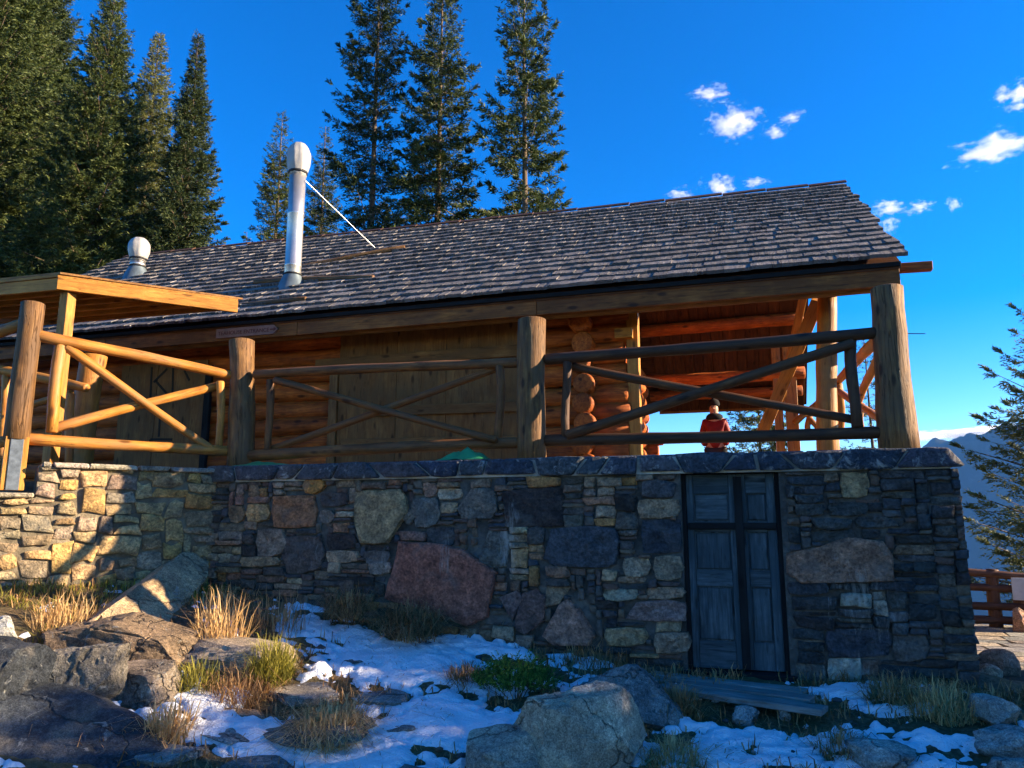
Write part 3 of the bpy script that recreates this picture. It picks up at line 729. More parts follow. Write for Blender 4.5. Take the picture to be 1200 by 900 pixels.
for (a, b) in ((DX0 + .037, xm - .004), (xm + .004, DX1 - .037)):
    leaf = wpart('door_leaf', (a, YD + .03, DZ0 + .02), (b, YD + .055, DZ1 - .035), M['door_wood'], wall, .002)
    pw = .075; zs = (DZ0 + .02, .33, .80, .94, 1.28, 1.37, 1.62, DZ1 - .035)
    wpart('stile', (a, YD, DZ0 + .02), (a + pw * .8, YD + .032, DZ1 - .035), M['door_wood'], leaf)
    wpart('stile', (b - pw, YD, DZ0 + .02), (b, YD + .032, DZ1 - .035), M['door_wood'], leaf)
    for j in range(0, 8, 2): wpart('rail', (a + pw * .8 + .002, YD + .002, zs[j]), (b - pw - .002, YD + .032, zs[j + 1]), M['door_wood'], leaf)
    for j in range(1, 7, 2): wpart('panel', (a + pw * .8 + .014, YD + .014, zs[j] + .012), (b - pw - .014, YD + .034, zs[j + 1] - .012), M['door_wood'], leaf, .008)
wpart('door_bar', (xm - .035, YD - .045, DZ0 + .03), (xm + .035, YD - .002, DZ1 - .06), M['door_dark'], wall)
wpart('door_bar', (DX0 + .05, YD - .04, 1.30), (DX1 - .04, YD - .004, 1.36), M['door_dark'], wall)

# ================================================================== log cabin
EY = 8.3; _e = on_y(1058, 302, EY); XE, EZ = _e.x, _e.z          # eave corner at the gable end
_r = on_x(990, 218, XE); RY = _r.y; XL = -12.0
def ridge_z(x): return _r.z + (XE - x) * .02
def roof_pt(x, s, up=0.0):
    zr = ridge_z(x); n = Vector((0, -(zr - EZ), RY - EY)).normalized()
    return Vector((x, EY + (RY - EY) * s, EZ + (zr - EZ) * s)) + n * up
def on_roof(px, py, up=0.0):
    r = ray(px, py); t = 7.0; p = None
    for _ in range(4000):
        p = CAMP + r * t
        if p.z < EZ + (ridge_z(p.x) - EZ) * (p.y - EY) / (RY - EY) + up: return p
        t += .003
    return p
cabin = thing('log_cabin', (-5, 9, 1.8), 'brown log cabin with grey shingle roof and open porch standing on the terrace', 'cabin')
YW = 9.2; KX = YW / 8.7
# far slope: eave seen under the porch
FY = 15.8; FZ = on_y(850, 478, FY).z + .03
# --- roof deck (part) with shingles as sub-parts
zr0, zr1 = ridge_z(XL), ridge_z(XE)
dv = []
for (x, zr, xf) in ((XL, zr0, XL), (XE - .02, zr1, 1.08)):
    dv += [(x, EY + .03, EZ - .03), (x, RY, zr - .03), (xf, RY + .01, zr - .035), (xf, FY, FZ + .05), (x, EY + .03, EZ - .10), (x, RY, zr - .10), (xf, RY + .01, zr - .105), (xf, FY, FZ - .03)]
df = [(0, 1, 9, 8), (4, 12, 13, 5), (0, 8, 12, 4), (0, 4, 5, 1), (8, 9, 13, 12), (2, 3, 11, 10), (6, 14, 15, 7), (3, 7, 15, 11), (2, 6, 7, 3), (10, 11, 15, 14), (1, 5, 13, 9), (2, 10, 14, 6)]
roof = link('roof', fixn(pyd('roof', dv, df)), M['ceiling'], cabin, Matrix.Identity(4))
roof['label'] = 'grey weathered shingle roof of the cabin'
# --- shingles
rs = random.Random(77)
def shingle_mesh(seed):
    r_ = random.Random(seed); j = lambda a: r_.uniform(-a, a)
    # unit: x 0..1 wide, y 0 (butt) .. 1 (head), z thickness
    n = 4; v = []; f = []
    for i in range(n + 1):
        u = i / n; e = j(.03) if 0 < i < n else 0
        v += [(u, e, 0), (u, e, 1.0 + j(.06)), (u, 1, -.1), (u, 1, .25)]
    for i in range(n):
        a = 4 * i; b = a + 4
        f += [(a + 1, b + 1, b + 3, a + 3), (a, a + 1, b + 1, b)[::-1], (a, b, b + 2, a + 2)]
    f += [(0, 2, 3, 1), (4 * n, 4 * n + 1, 4 * n + 3, 4 * n + 2)]
    return fixn(pyd('shingle', v, f))
SM = [shingle_mesh(s) for s in range(8)]
for m_ in SM: m_.materials.append(M['shingle'])
ROWS = 19; rows = []
for r_ in range(ROWS):
    x = XE + rs.uniform(-.02, .06)
    s = r_ / ROWS
    while x > XL:
        w = rs.uniform(.09, .22); L = 4.5 / ROWS * 1.75
        p = roof_pt(x - w, s - .006 + rs.uniform(-.004, .004), .0)
        rows.append((p, w - .003, L, rs.uniform(.034, .044), rs.uniform(-.015, .015), rs.uniform(-.004, .004), rs.randrange(8)))
        x -= w
def shingle_mx(p, w, L, t, yawj, tilt):
    zr = ridge_z(p.x); e2 = Vector((yawj * .5, RY - EY, zr - EZ)).normalized(); e1 = Vector((1, 0, -.02 * 0 + tilt)).normalized(); e3 = e1.cross(e2).normalized()
    e2 = e3.cross(e1)
    up = .012 + t * .35
    e2 = (e2 - e3 * (up / L)).normalized(); q = p + e3 * up
    return Matrix(((e1.x * w, e2.x * L, e3.x * t, q.x), (e1.y * w, e2.y * L, e3.y * t, q.y), (e1.z * w, e2.z * L, e3.z * t, q.z), (0, 0, 0, 1)))
order = sorted(range(len(rows)), key=lambda i: (rows[i][0] - CAMP).length - rows[i][1] * 6)
jv, jf = [], []
for rank, i in enumerate(order):
    p, w, L, t, yj, ti, k = rows[i]; mx = shingle_mx(p, w, L, t, yj, ti)
    if rank < 298: link('shingle', SM[k], None, roof, mx)
    else:
        o = len(jv); jv += [tuple(mx @ v.co) for v in SM[k].vertices]; jf += [tuple(o + a for a in q.vertices) for q in SM[k].polygons]
tag(link('shingle_field', pyd('shingle_field', jv, jf), M['shingle_joined'], roof, Matrix.Identity(4)), kind='stuff')
# ridge cap boards
x = XE + .02
while x > XL:
    w = min(rs.uniform(.5, .9), x - XL + .01)
    board('ridge_board', (x - w + .01, RY - .05, ridge_z(x - w / 2) + .045 + rs.uniform(0, .012)), (x, RY - .05, ridge_z(x - w / 2) + .05), .13, .022, M['rail_dark'], roof, Vector((0, -.55, .83))); x -= w
# rake boards at the gable end
board('rake_board', roof_pt(XE - .035, .01, -.13), roof_pt(XE - .035, 1.0, -.13), .03, .15, M['fascia'], roof, Vector((0, -.55, .83)))
# --- eave: drip strip, fascia, beam end, soffit
board('drip_board', (XL, EY + .03, EZ - .055), (XE - .02, EY + .03, EZ - .055), .06, .05, M['door_dark'], roof)
x = XL
for L in (3.4, 3.1, 3.2, 9):
    x1 = min(x + L, XE - .03)
    board('fascia_board', (x + .003, EY + .07, EZ - .175), (x1 - .003, EY + .07, EZ - .175), .05, .19, M['fascia'], roof, Vector((0, 0, 1))); x = x1
log('eave_beam', (XL, EY + .22, EZ - .20), (1.42, EY + .22, EZ - .20), .085, .085, M['board_brown'], cabin, bend=.005)
board('beam_end', (1.2, EY + .16, EZ - .05), tuple(on_y(1092, 312, EY + .16)), .09, .09, M['log_red'], cabin)
for k in range(14):
    x = 1.1 - k * .9
    log('rafter', (x, EY + .12, EZ - .13), (x, RY - .1, ridge_z(x) - .20), .06, .06, M['log_red'], cabin, sides=10)
# ceiling planks of the far slope and its purlins
n_f = Vector((0, FZ - ridge_z(0), -(FY - RY))).normalized()
x = -1.7
while x < 1.03:
    w = rs.uniform(.16, .24); w = min(w, 1.06 - x)
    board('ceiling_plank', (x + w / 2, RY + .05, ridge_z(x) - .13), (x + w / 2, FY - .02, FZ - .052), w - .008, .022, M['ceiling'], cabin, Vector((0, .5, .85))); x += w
def on_far(px, py, up):
    r = ray(px, py); m = (FZ - _r.z) / (FY - RY)
    t = (_r.z - m * RY - up - EYE) / (r.z - m * r.y); return CAMP + r * t
for py, rr, xr in ((382, .11, .98), (462, .10, .98)):
    p = on_far(830, py, .20); log('purlin', (-1.85, p.y, p.z), (xr, p.y, p.z), rr, rr, M['log_red'], cabin)
board('far_fascia', (-1.75, FY + .02, FZ - .03), (1.02, FY + .02, FZ - .03), .04, .14, M['board_brown'], cabin)

# --- log walls
zs = [1.93 + .245 * k for k in range(10)]
for k, z in enumerate(zs[:-1]):
    xa = -11.6; xb = -1.32 * KX + rs.uniform(-.03, .05)
    log('wall_log', (xb, YW, z), (-2.9 * KX, YW, z), .140, .135, M['log_red'], cabin, sides=18)
    log('wall_log', (-4.9 * KX, YW, z), (-6.6 * KX, YW, z), .136, .14, M['log_red'], cabin, sides=18)
    log('wall_log', (-6.62 * KX, YW, z), (xa, YW, z), .14, .135, M['log_red'], cabin, sides=14)
    # cross wall with round log ends projecting at the corner
    log('wall_log', (-1.79 * KX + rs.uniform(-.02, .02), YW - rs.uniform(.26, .36), z + .122), (-1.79 * KX, 14.1, z + .122), .13, .135, M['log_red'], cabin, sides=20)
for z in zs[7:9]: log('wall_log', (-2.9 * KX, YW, z), (-4.9 * KX, YW, z), .132, .132, M['log_red'], cabin)
# black sheet standing in for the unlit interior behind the boarded openings
board('dark_interior_sheet', (-11.6, YW + .25, 2.85), (-2.05, YW + .25, 2.85), .04, 2.1, M['door_dark'], cabin)
board('end_board', (-1.235 * KX, YW - .02, 1.82), (-1.235 * KX, YW - .02, EZ - .02), .14, .16, M['sawn_gold'], cabin, Vector((0, -1, 0)))
board('log_bracket', (-1.42 * KX, YW - .17, on_y(728, 391, YW - .17).z), (-1.22 * KX, YW - .17, on_y(728, 391, YW - .17).z), .10, .12, M['sawn_gold'], cabin)
# far corner: short log ends
for k in range(5):
    z = 1.95 + k * .237; xe = on_y(768 + (8 if k % 2 == 0 else 2), 490, 14.2).x
    log('wall_log', (xe - .9, 14.2, z), (xe, 14.2, z), .12, .12, M['log_red'], cabin, sides=12)
# porch posts and brace
pt = on_y(968, 345, YW); pb = on_y(968, 505, YW)
log('porch_post', (pb.x + .0, YW, 1.78), (pt.x, YW, pt.z + .02), .12, .105, M['rail_gold'], cabin, sides=20)
log('porch_plate', (-1.3, YW, EZ + .06), (1.2, YW, EZ + .06), .10, .10, M['log_red'], cabin, sides=16)
for px, w in ((918, .2), (903, .14)):
    a = on_y(px, 345, 13.9); board('porch_post', (a.x, 13.9, 1.78), (a.x + .02, 13.9, 4.4), w, .18, M['rail_gold'], cabin, Vector((0, -1, 0)))
board('porch_brace', tuple(on_y(959, 352, YW + .12)), tuple(on_y(893, 508, 10.7)), .15, .09, M['rail_gold'], cabin, Vector((0, -1, 0)))
board('porch_brace', tuple(on_y(944, 335, 12)), tuple(on_y(915, 470, 13)), .12, .10, M['rail_gold'], cabin, Vector((0, -1, 0)))
log('porch_tie', (-1.8, 13.9, FZ + .25), (.95, 13.9, FZ + .25), .11, .11, M['log_red'], cabin)

# --- boarded-up openings
YP = YW - .17
def ypl(px, py): return on_y(px, py, YP)
a, b = ypl(400, 385), ypl(606, 516)
xs = [a.x, a.x + (b.x - a.x) * .34, a.x + (b.x - a.x) * .62, b.x + .2]
for i in range(3):
    board('plywood_sheet', ((xs[i] + xs[i + 1]) / 2, YP, 1.85), ((xs[i] + xs[i + 1]) / 2, YP, on_y(500, 386, YP).z), xs[i + 1] - xs[i] - .006, .018, M['plywood'], cabin, Vector((0, -1, 0)), bev=.002)
for (p, q, w) in (((370, 428), (612, 410), .15), ((440, 482), (612, 476), .13), ((400, 520), (612, 516), .12)):
    A, B = on_y(*p, YP - .035), on_y(*q, YP - .035); board('batten', tuple(A), tuple(B), w, .035, M['board_brown'] if p[1] > 500 else M['plywood'], cabin, Vector((0, -1, 0)))
board('window_frame', (a.x - .07, YP - .01, 1.85), (a.x - .07, YP - .01, 3.5), .12, .05, M['board_brown'], cabin, Vector((0, -1, 0)))
a, b = ypl(147, 395), ypl(236, 540); xm2 = (a.x + b.x) / 2 - .1
for i, (u, w) in enumerate(((a.x, xm2), (xm2, b.x))):
    board('plywood_sheet', ((u + w) / 2, YP, 1.80), ((u + w) / 2, YP, 3.68), w - u - .008, .018, M['plywood'], cabin, Vector((0, -1, 0)), bev=.002)
for p, q in (((178, 430), (176, 470)), ((196, 432), (180, 448)), ((182, 446), (196, 462)), ((203, 430), (202, 462)), ((216, 434), (222, 446)), ((176, 515), (202, 515)), ((176, 515), (175, 525)), ((188, 480), (186, 512))):
    A, B = on_y(*p, YP - .0115), on_y(*q, YP - .0115); board('charcoal_mark', tuple(A), tuple(B), .035, .003, M['charcoal'], cabin, Vector((0, -1, 0)), bev=0)
a = ypl(255, 400); board('window_frame', (a.x - .1, YP, 1.8), (a.x - .1, YP, 3.6), .1, .06, M['door_dark'], cabin, Vector((0, -1, 0)))

# --- chimney and vent on the roof
def stack(px, pyb, pyt, pyn, r, bagr, stay=None):
    b = on_roof(px, pyb); top = on_y(px + 3, pyt, b.y).z; neck = on_y(px + 2, pyn, b.y).z; lean = Vector((.02, 0, 1))
    pipe = link('chimney_pipe', lathe([(-.25, r), (.0, r), (.3, r * 1.0), (.305, r * 1.03), (.33, r * 1.03), (.335, r), ((neck - b.z) * .62, r), ((neck - b.z) * .62 + .006, r * 1.03), ((neck - b.z) * .62 + .03, r * 1.03), ((neck - b.z) * .62 + .036, r), (neck - b.z + .05, r)], 28), M['steel'], cabin, Matrix.Translation(b))
    link('flashing', lathe([(-.22, r * 2.3), (-.10, r * 1.9), (.05, r * 1.5), (.17, r * 1.08), (.19, r * 1.07)], 24), M['flashing'], pipe, Matrix.Translation(b))
    link('storm_collar', lathe([(.165, r * 1.15), (.185, r * 1.2), (.20, r * 1.02)], 24), M['black'], pipe, Matrix.Translation(b))
    h = top - neck; pr = []
    for i in range(15):
        t = i / 14; w = (.84 + .44 * math.sin(min(1, t * 1.8) * math.pi * .5)) * (1 if t < .5 else math.sqrt(max(0.0004, 1 - ((t - .5) / .5) ** 2.4)))
        pr.append((neck - b.z - h * .12 + t * h * 1.12, bagr * w * .80))
    bag = lathe(pr, 40); 
    for v in bag.vertices:
        a = math.atan2(v.co.y, v.co.x); q = 1 + .03 * math.sin(a * 9 + v.co.z * 4) + .02 * math.sin(a * 17 - v.co.z * 7) + .06 * mnoise.noise(v.co * 11); v.co.x *= q; v.co.y *= q
    link('plastic_cover', bag, M['plastic'], pipe, Matrix.Translation(b))
    link('strap', lathe([(neck - b.z - .015, bagr * .82), (neck - b.z + .02, bagr * .84)], 24), M['black'], pipe, Matrix.Translation(b))
    if stay:
        s0 = on_y(358, 212, b.y); s1 = on_roof(*stay); log('stay_rod', tuple(s0), tuple(s1), 0.007, 0.007, M['steel'], pipe, sides=8, bend=0)
    return pipe
stack(342, 336, 168, 204, .120, .172, (443, 294))
stack(160, 324, 278, 304, .13, .18)
for p, q, r_ in (((270, 357), (358, 351), .035), ((300, 331), (437, 325), .04), ((345, 313), (474, 291), .04), ((60, 377), (150, 371), .03)):
    A, B = on_roof(*p, .06), on_roof(*q, .06); log('snow_guard_pole', tuple(A), tuple(B), r_, r_, M['post_grey'], cabin, sides=10)

# ------------------------------------------------------------------ sign under the eave
s0, s1 = on_y(254, 391.5, EY + .03), on_y(326, 385.5, EY + .03); L = (s1 - s0).length
sg = thing('entrance_sign', tuple((s0 + s1) / 2), 'narrow wooden arrow sign fixed under the cabin eave pointing right', 'sign')
hh = .062; t = .012
pv = [(0, -t, -hh), (L - .07, -t, -hh), (L, -t, 0), (L - .07, -t, hh), (0, -t, hh)]; pv += [(a, t, c) for a, b, c in pv]
mx = frame(s0, s1)
link('sign_board', fixn(pyd('sign_board', pv, [(0, 1, 2, 3, 4), (5, 6, 7, 8, 9)] + [(i, (i + 1) % 5, 5 + (i + 1) % 5, 5 + i) for i in range(5)])), M['sign_paint'], sg, mx)
cu = bpy.data.curves.new('lettering', 'FONT'); cu.body = 'TEAHOUSE ENTRANCE'; cu.size = .072; cu.extrude = .001
to = bpy.data.objects.new('tmp_text', cu); COL.objects.link(to); bpy.context.view_layer.update()
tme = bpy.data.meshes.new_from_object(to.evaluated_get(bpy.context.evaluated_depsgraph_get())); bpy.data.objects.remove(to)
wdt = max(v.co.x for v in tme.vertices); sc = (L - .16) / wdt
tme.materials.clear()
link('lettering', tme, M['sign_text'], sg, mx @ Matrix.Translation((.03, -t - .002, -.026)) @ Matrix.Rotation(R(90), 4, 'X') @ Matrix.Diagonal((sc, 1, 1, 1)))
av = [(L - .115, -.008), (L - .06, -.008), (L - .06, -.028), (L - .015, 0), (L - .06, .028), (L - .06, .008), (L - .115, .008)]
link('arrow', pyd('arrow', [(a, -t - .003, c) for a, c in av], [tuple(range(7))]), M['sign_text'], sg, mx)

# ================================================================== railings
YR = D + .28
def fr(px, py): return on_y(px, py, YR)
rail1 = thing('log_railing', (-2, YR, 1.97), 'peeled log railing with crossed braces along the terrace wall top', 'railing')
def gpost(px0, py0, px1, py1, r0, r1):
    b, t_ = fr(px0, py0), fr(px1, py1); return log('post', (b.x, YR, 1.95), (t_.x, YR, t_.z), r0, r1, M['post_grey'], rail1, sides=22, bend=.008)
gpost(283, 545, 283, 400, .150, .140); gpost(623, 528, 623, 375, .150, .140); p2 = gpost(1053, 513, 1038, 338, .165, .135)
def seg(name, p, q, r, mat, parent, f=fr, ext=(0, 0), **kw):
    A, B = f(*p), f(*q); d = (B - A).normalized(); return log(name, tuple(A - d * ext[0]), tuple(B + d * ext[1]), r, r * .92, mat, parent, **kw)
fb = lambda px, py: on_y(px, py, YR + .07)
fc = lambda px, py: on_y(px, py, YR - .05)
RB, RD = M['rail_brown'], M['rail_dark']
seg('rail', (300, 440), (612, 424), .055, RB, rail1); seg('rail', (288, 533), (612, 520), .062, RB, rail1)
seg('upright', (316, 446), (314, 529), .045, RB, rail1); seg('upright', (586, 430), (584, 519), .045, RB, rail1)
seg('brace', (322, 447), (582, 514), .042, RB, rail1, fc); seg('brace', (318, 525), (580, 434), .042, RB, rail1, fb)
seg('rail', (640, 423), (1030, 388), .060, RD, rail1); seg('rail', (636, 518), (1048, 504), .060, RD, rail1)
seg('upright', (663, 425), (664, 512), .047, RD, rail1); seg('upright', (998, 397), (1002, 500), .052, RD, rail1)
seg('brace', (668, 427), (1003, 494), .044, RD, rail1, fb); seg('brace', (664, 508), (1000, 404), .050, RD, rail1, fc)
log('wire_stub', tuple(on_y(1056, 391, YR)), tuple(on_y(1083, 391, YR)), .005, .004, M['black'], rail1, sides=6, bend=0)

# side railing above the sunny wall
LO = .16
fl = lambda px, py: on_left(px, py, LO)
flb = lambda px, py: on_left(px, py, LO + .07)
rail2 = thing('log_railing', tuple(LP(1, 1.95, -LO)), 'golden sunlit log railing with crossed braces on the side wall', 'railing')
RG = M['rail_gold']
b = on_left(20, 515, LO); t_ = on_left(38, 356, LO)
log('post', (b.x, b.y, b.z), (t_.x, t_.y, t_.z), .118, .112, M['post_grey'], rail2, sides=20, bend=.006)
bz = on_left(20, 575, LO).z
mx0 = b.copy(); 
board('post_bracket', (b.x + LN.x * .10, b.y + LN.y * .10, bz), (b.x + LN.x * .10, b.y + LN.y * .10, b.z + .05), .11, .012, M['galv'], rail2, LN)
board('post_bracket', (b.x - LN.x * .10, b.y - LN.y * .10, bz), (b.x - LN.x * .10, b.y - LN.y * .10, b.z + .05), .11, .012, M['galv'], rail2, LN)
board('post_foot', (b.x, b.y, bz), (b.x, b.y, b.z + .02), .20, .185, M['sawn_gold'], rail2, LN)
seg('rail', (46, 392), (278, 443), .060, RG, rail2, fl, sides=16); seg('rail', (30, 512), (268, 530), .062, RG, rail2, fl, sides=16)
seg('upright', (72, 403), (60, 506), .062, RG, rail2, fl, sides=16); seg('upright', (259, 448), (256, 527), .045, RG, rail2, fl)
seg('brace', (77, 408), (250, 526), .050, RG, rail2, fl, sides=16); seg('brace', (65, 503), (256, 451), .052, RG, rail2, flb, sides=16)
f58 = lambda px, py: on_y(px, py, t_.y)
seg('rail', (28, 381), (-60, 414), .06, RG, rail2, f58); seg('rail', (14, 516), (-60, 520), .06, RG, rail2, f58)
f7 = lambda px, py: on_y(px, py, 7.0)
rail3 = thing('log_railing', (-8, 7.0, 1.9), 'short golden log handrail under the wooden canopy', 'railing')
seg('rail', (-30, 428), (100, 455), .06, RG, rail3, f7); seg('rail', (20, 482), (82, 461), .045, RG, rail3, f7)
seg('upright', (84, 462), (80, 548), .05, RG, rail3, f7); seg('upright', (6, 440), (2, 548), .05, RG, rail3, f7)
bp = on_y(110, 417, 7.7); log('porch_post', (bp.x - .06, 7.7, 1.80), (bp.x, 7.7, bp.z), .165, .155, RG, cabin, sides=20)

# railing along the open right end of the terrace
XQ = 1.33; fx = lambda px, py: on_x(px, py, XQ)
rail4 = thing('log_railing', (XQ, 11, 1.95), 'golden log railing with crossed braces on the open end of the porch terrace', 'railing')
seg('rail', (1034, 396), (976, 450), .062, RG, rail4, fx); seg('brace', (1030, 412), (1007, 474), .05, RG, rail4, fx); seg('brace', (978, 452), (1034, 496), .05, RG, rail4, fx)
seg('upright', (983, 450), (985, 506), .06, RG, rail4, fx); seg('upright', (1008, 474), (1009, 510), .05, RG, rail4, fx)
f14 = lambda px, py: on_y(px, py, 13.6)
seg('rail', (966, 464), (932, 497), .055, RG, rail4, f14); seg('brace', (948, 490), (962, 508), .045, RG, rail4, f14); seg('upright', (948, 488), (947, 510), .05, RG, rail4, f14)

# ------------------------------------------------------------------ green tarp scraps on the coping
def cloth(name, c, wx, wy, wz, mat, label, cat, seed, rotz=0):
    n = 14; v = []; f = []
    for j in range(n):
        for i in range(n):
            u, w = i / (n - 1) - .5, j / (n - 1) - .5; e = max(0, 1 - (2 * u) ** 2) * max(0, 1 - (2 * w) ** 2)
            v.append((u * wx, w * wy, wz * e * (1 + .8 * mnoise.noise(Vector((u * 6, w * 6, seed)))) + .01 * mnoise.noise(Vector((u * 9, w * 9, seed)))))
    for j in range(n - 1):
        for i in range(n - 1): a = j * n + i; f.append((a, a + 1, a + 1 + n, a + n))
    o = link(name, smooth(pyd(name, v, f)), mat, None, Matrix.Translation(c) @ Matrix.Rotation(rotz, 4, 'Z')); return tag(o, label, cat)
c = on_y(545, 530, D + .12); cloth('tarp_scrap', Vector((c.x, D + .12, 1.985)), .55, .26, .10, M['tarp_green'], 'crumpled green tarp scrap lying on the wall coping beside the thick grey post', 'tarp', 3)
c = on_y(300, 540, D + .1); cloth('tarp_scrap', Vector((c.x, D + .2, 1.985)), .8, .22, .045, M['tarp_green'], 'thin strip of green tarp on the coping near the wall corner', 'tarp', 8)
c = on_roof(92, 374, .05); o = cloth('tarp_bundle', c, .55, .3, .12, M['tarp_blue'], 'folded blue tarp lying on the eave under the wooden canopy', 'tarp', 5)

# ================================================================== entrance canopy
CZ = 4.14
A = on_z(68, 322, CZ); B = on_z(279, 351, CZ); Cc = on_z(-60, 335, CZ)
ab = (B - A); ac = (Cc - A)
can = thing('wooden_canopy', (A.x, A.y, 1.8), 'flat golden timber entrance canopy on a square post beside the cabin', 'canopy')
E4 = A + ac * 2.0; B4 = B + ac * 2.0
def slab(name, P, t, mat, parent):
    n = len(P); v = [tuple(p) for p in P] + [(p[0], p[1], p[2] - t) for p in P]
    return link(name, fixn(pyd(name, v, [tuple(range(n)), tuple(range(n, 2 * n))] + [(i, (i + 1) % n, n + (i + 1) % n, n + i) for i in range(n)])), mat, parent, Matrix.Identity(4))
up = Vector((0, 0, 1)); exp_ = ab.normalized() * .06
slab('roofing', [A - ac.normalized() * .03 + up * .03, B + exp_ + up * .03, B4 + exp_ + up * .03, E4 + up * .03], .022, M['board_brown'], can)
slab('deck', [A + up * .006, B + up * .006, B4 + up * .006, E4 + up * .006], .03, M['sawn_gold'], can)
perp = Vector((-ab.y, ab.x, 0)).normalized()
if perp.dot(ac) < 0: perp = -perp
board('fascia_board', tuple(A + up * -.10), tuple(B + up * -.10), .04, .145, M['sawn_gold'], can)
board('fascia_board', tuple(A + perp * .03 + ab.normalized() * .022 + up * -.10), tuple(E4 + up * -.10 + ab.normalized() * .022), .04, .145, M['sawn_gold'], can)
for k in range(1, 7):
    o_ = A + ab * (k / 6.6) + perp * .03 + up * -.095
    board('rafter', tuple(o_), tuple(o_ + ac * 1.95), .045, .13, M['sawn_gold'], can)
pA = A + ab.normalized() * .12 + perp * .10
board('post', (pA.x, pA.y, 1.78), (pA.x, pA.y, CZ - .18), .12, .12, M['sawn_gold'], can, Vector((0, -1, 0)))
pB = A + ac * 1.8 + ab.normalized() * .1; board('post', (pB.x, pB.y, 1.78), (pB.x, pB.y, CZ - .18), .12, .12, M['sawn_gold'], can, Vector((0, -1, 0)))

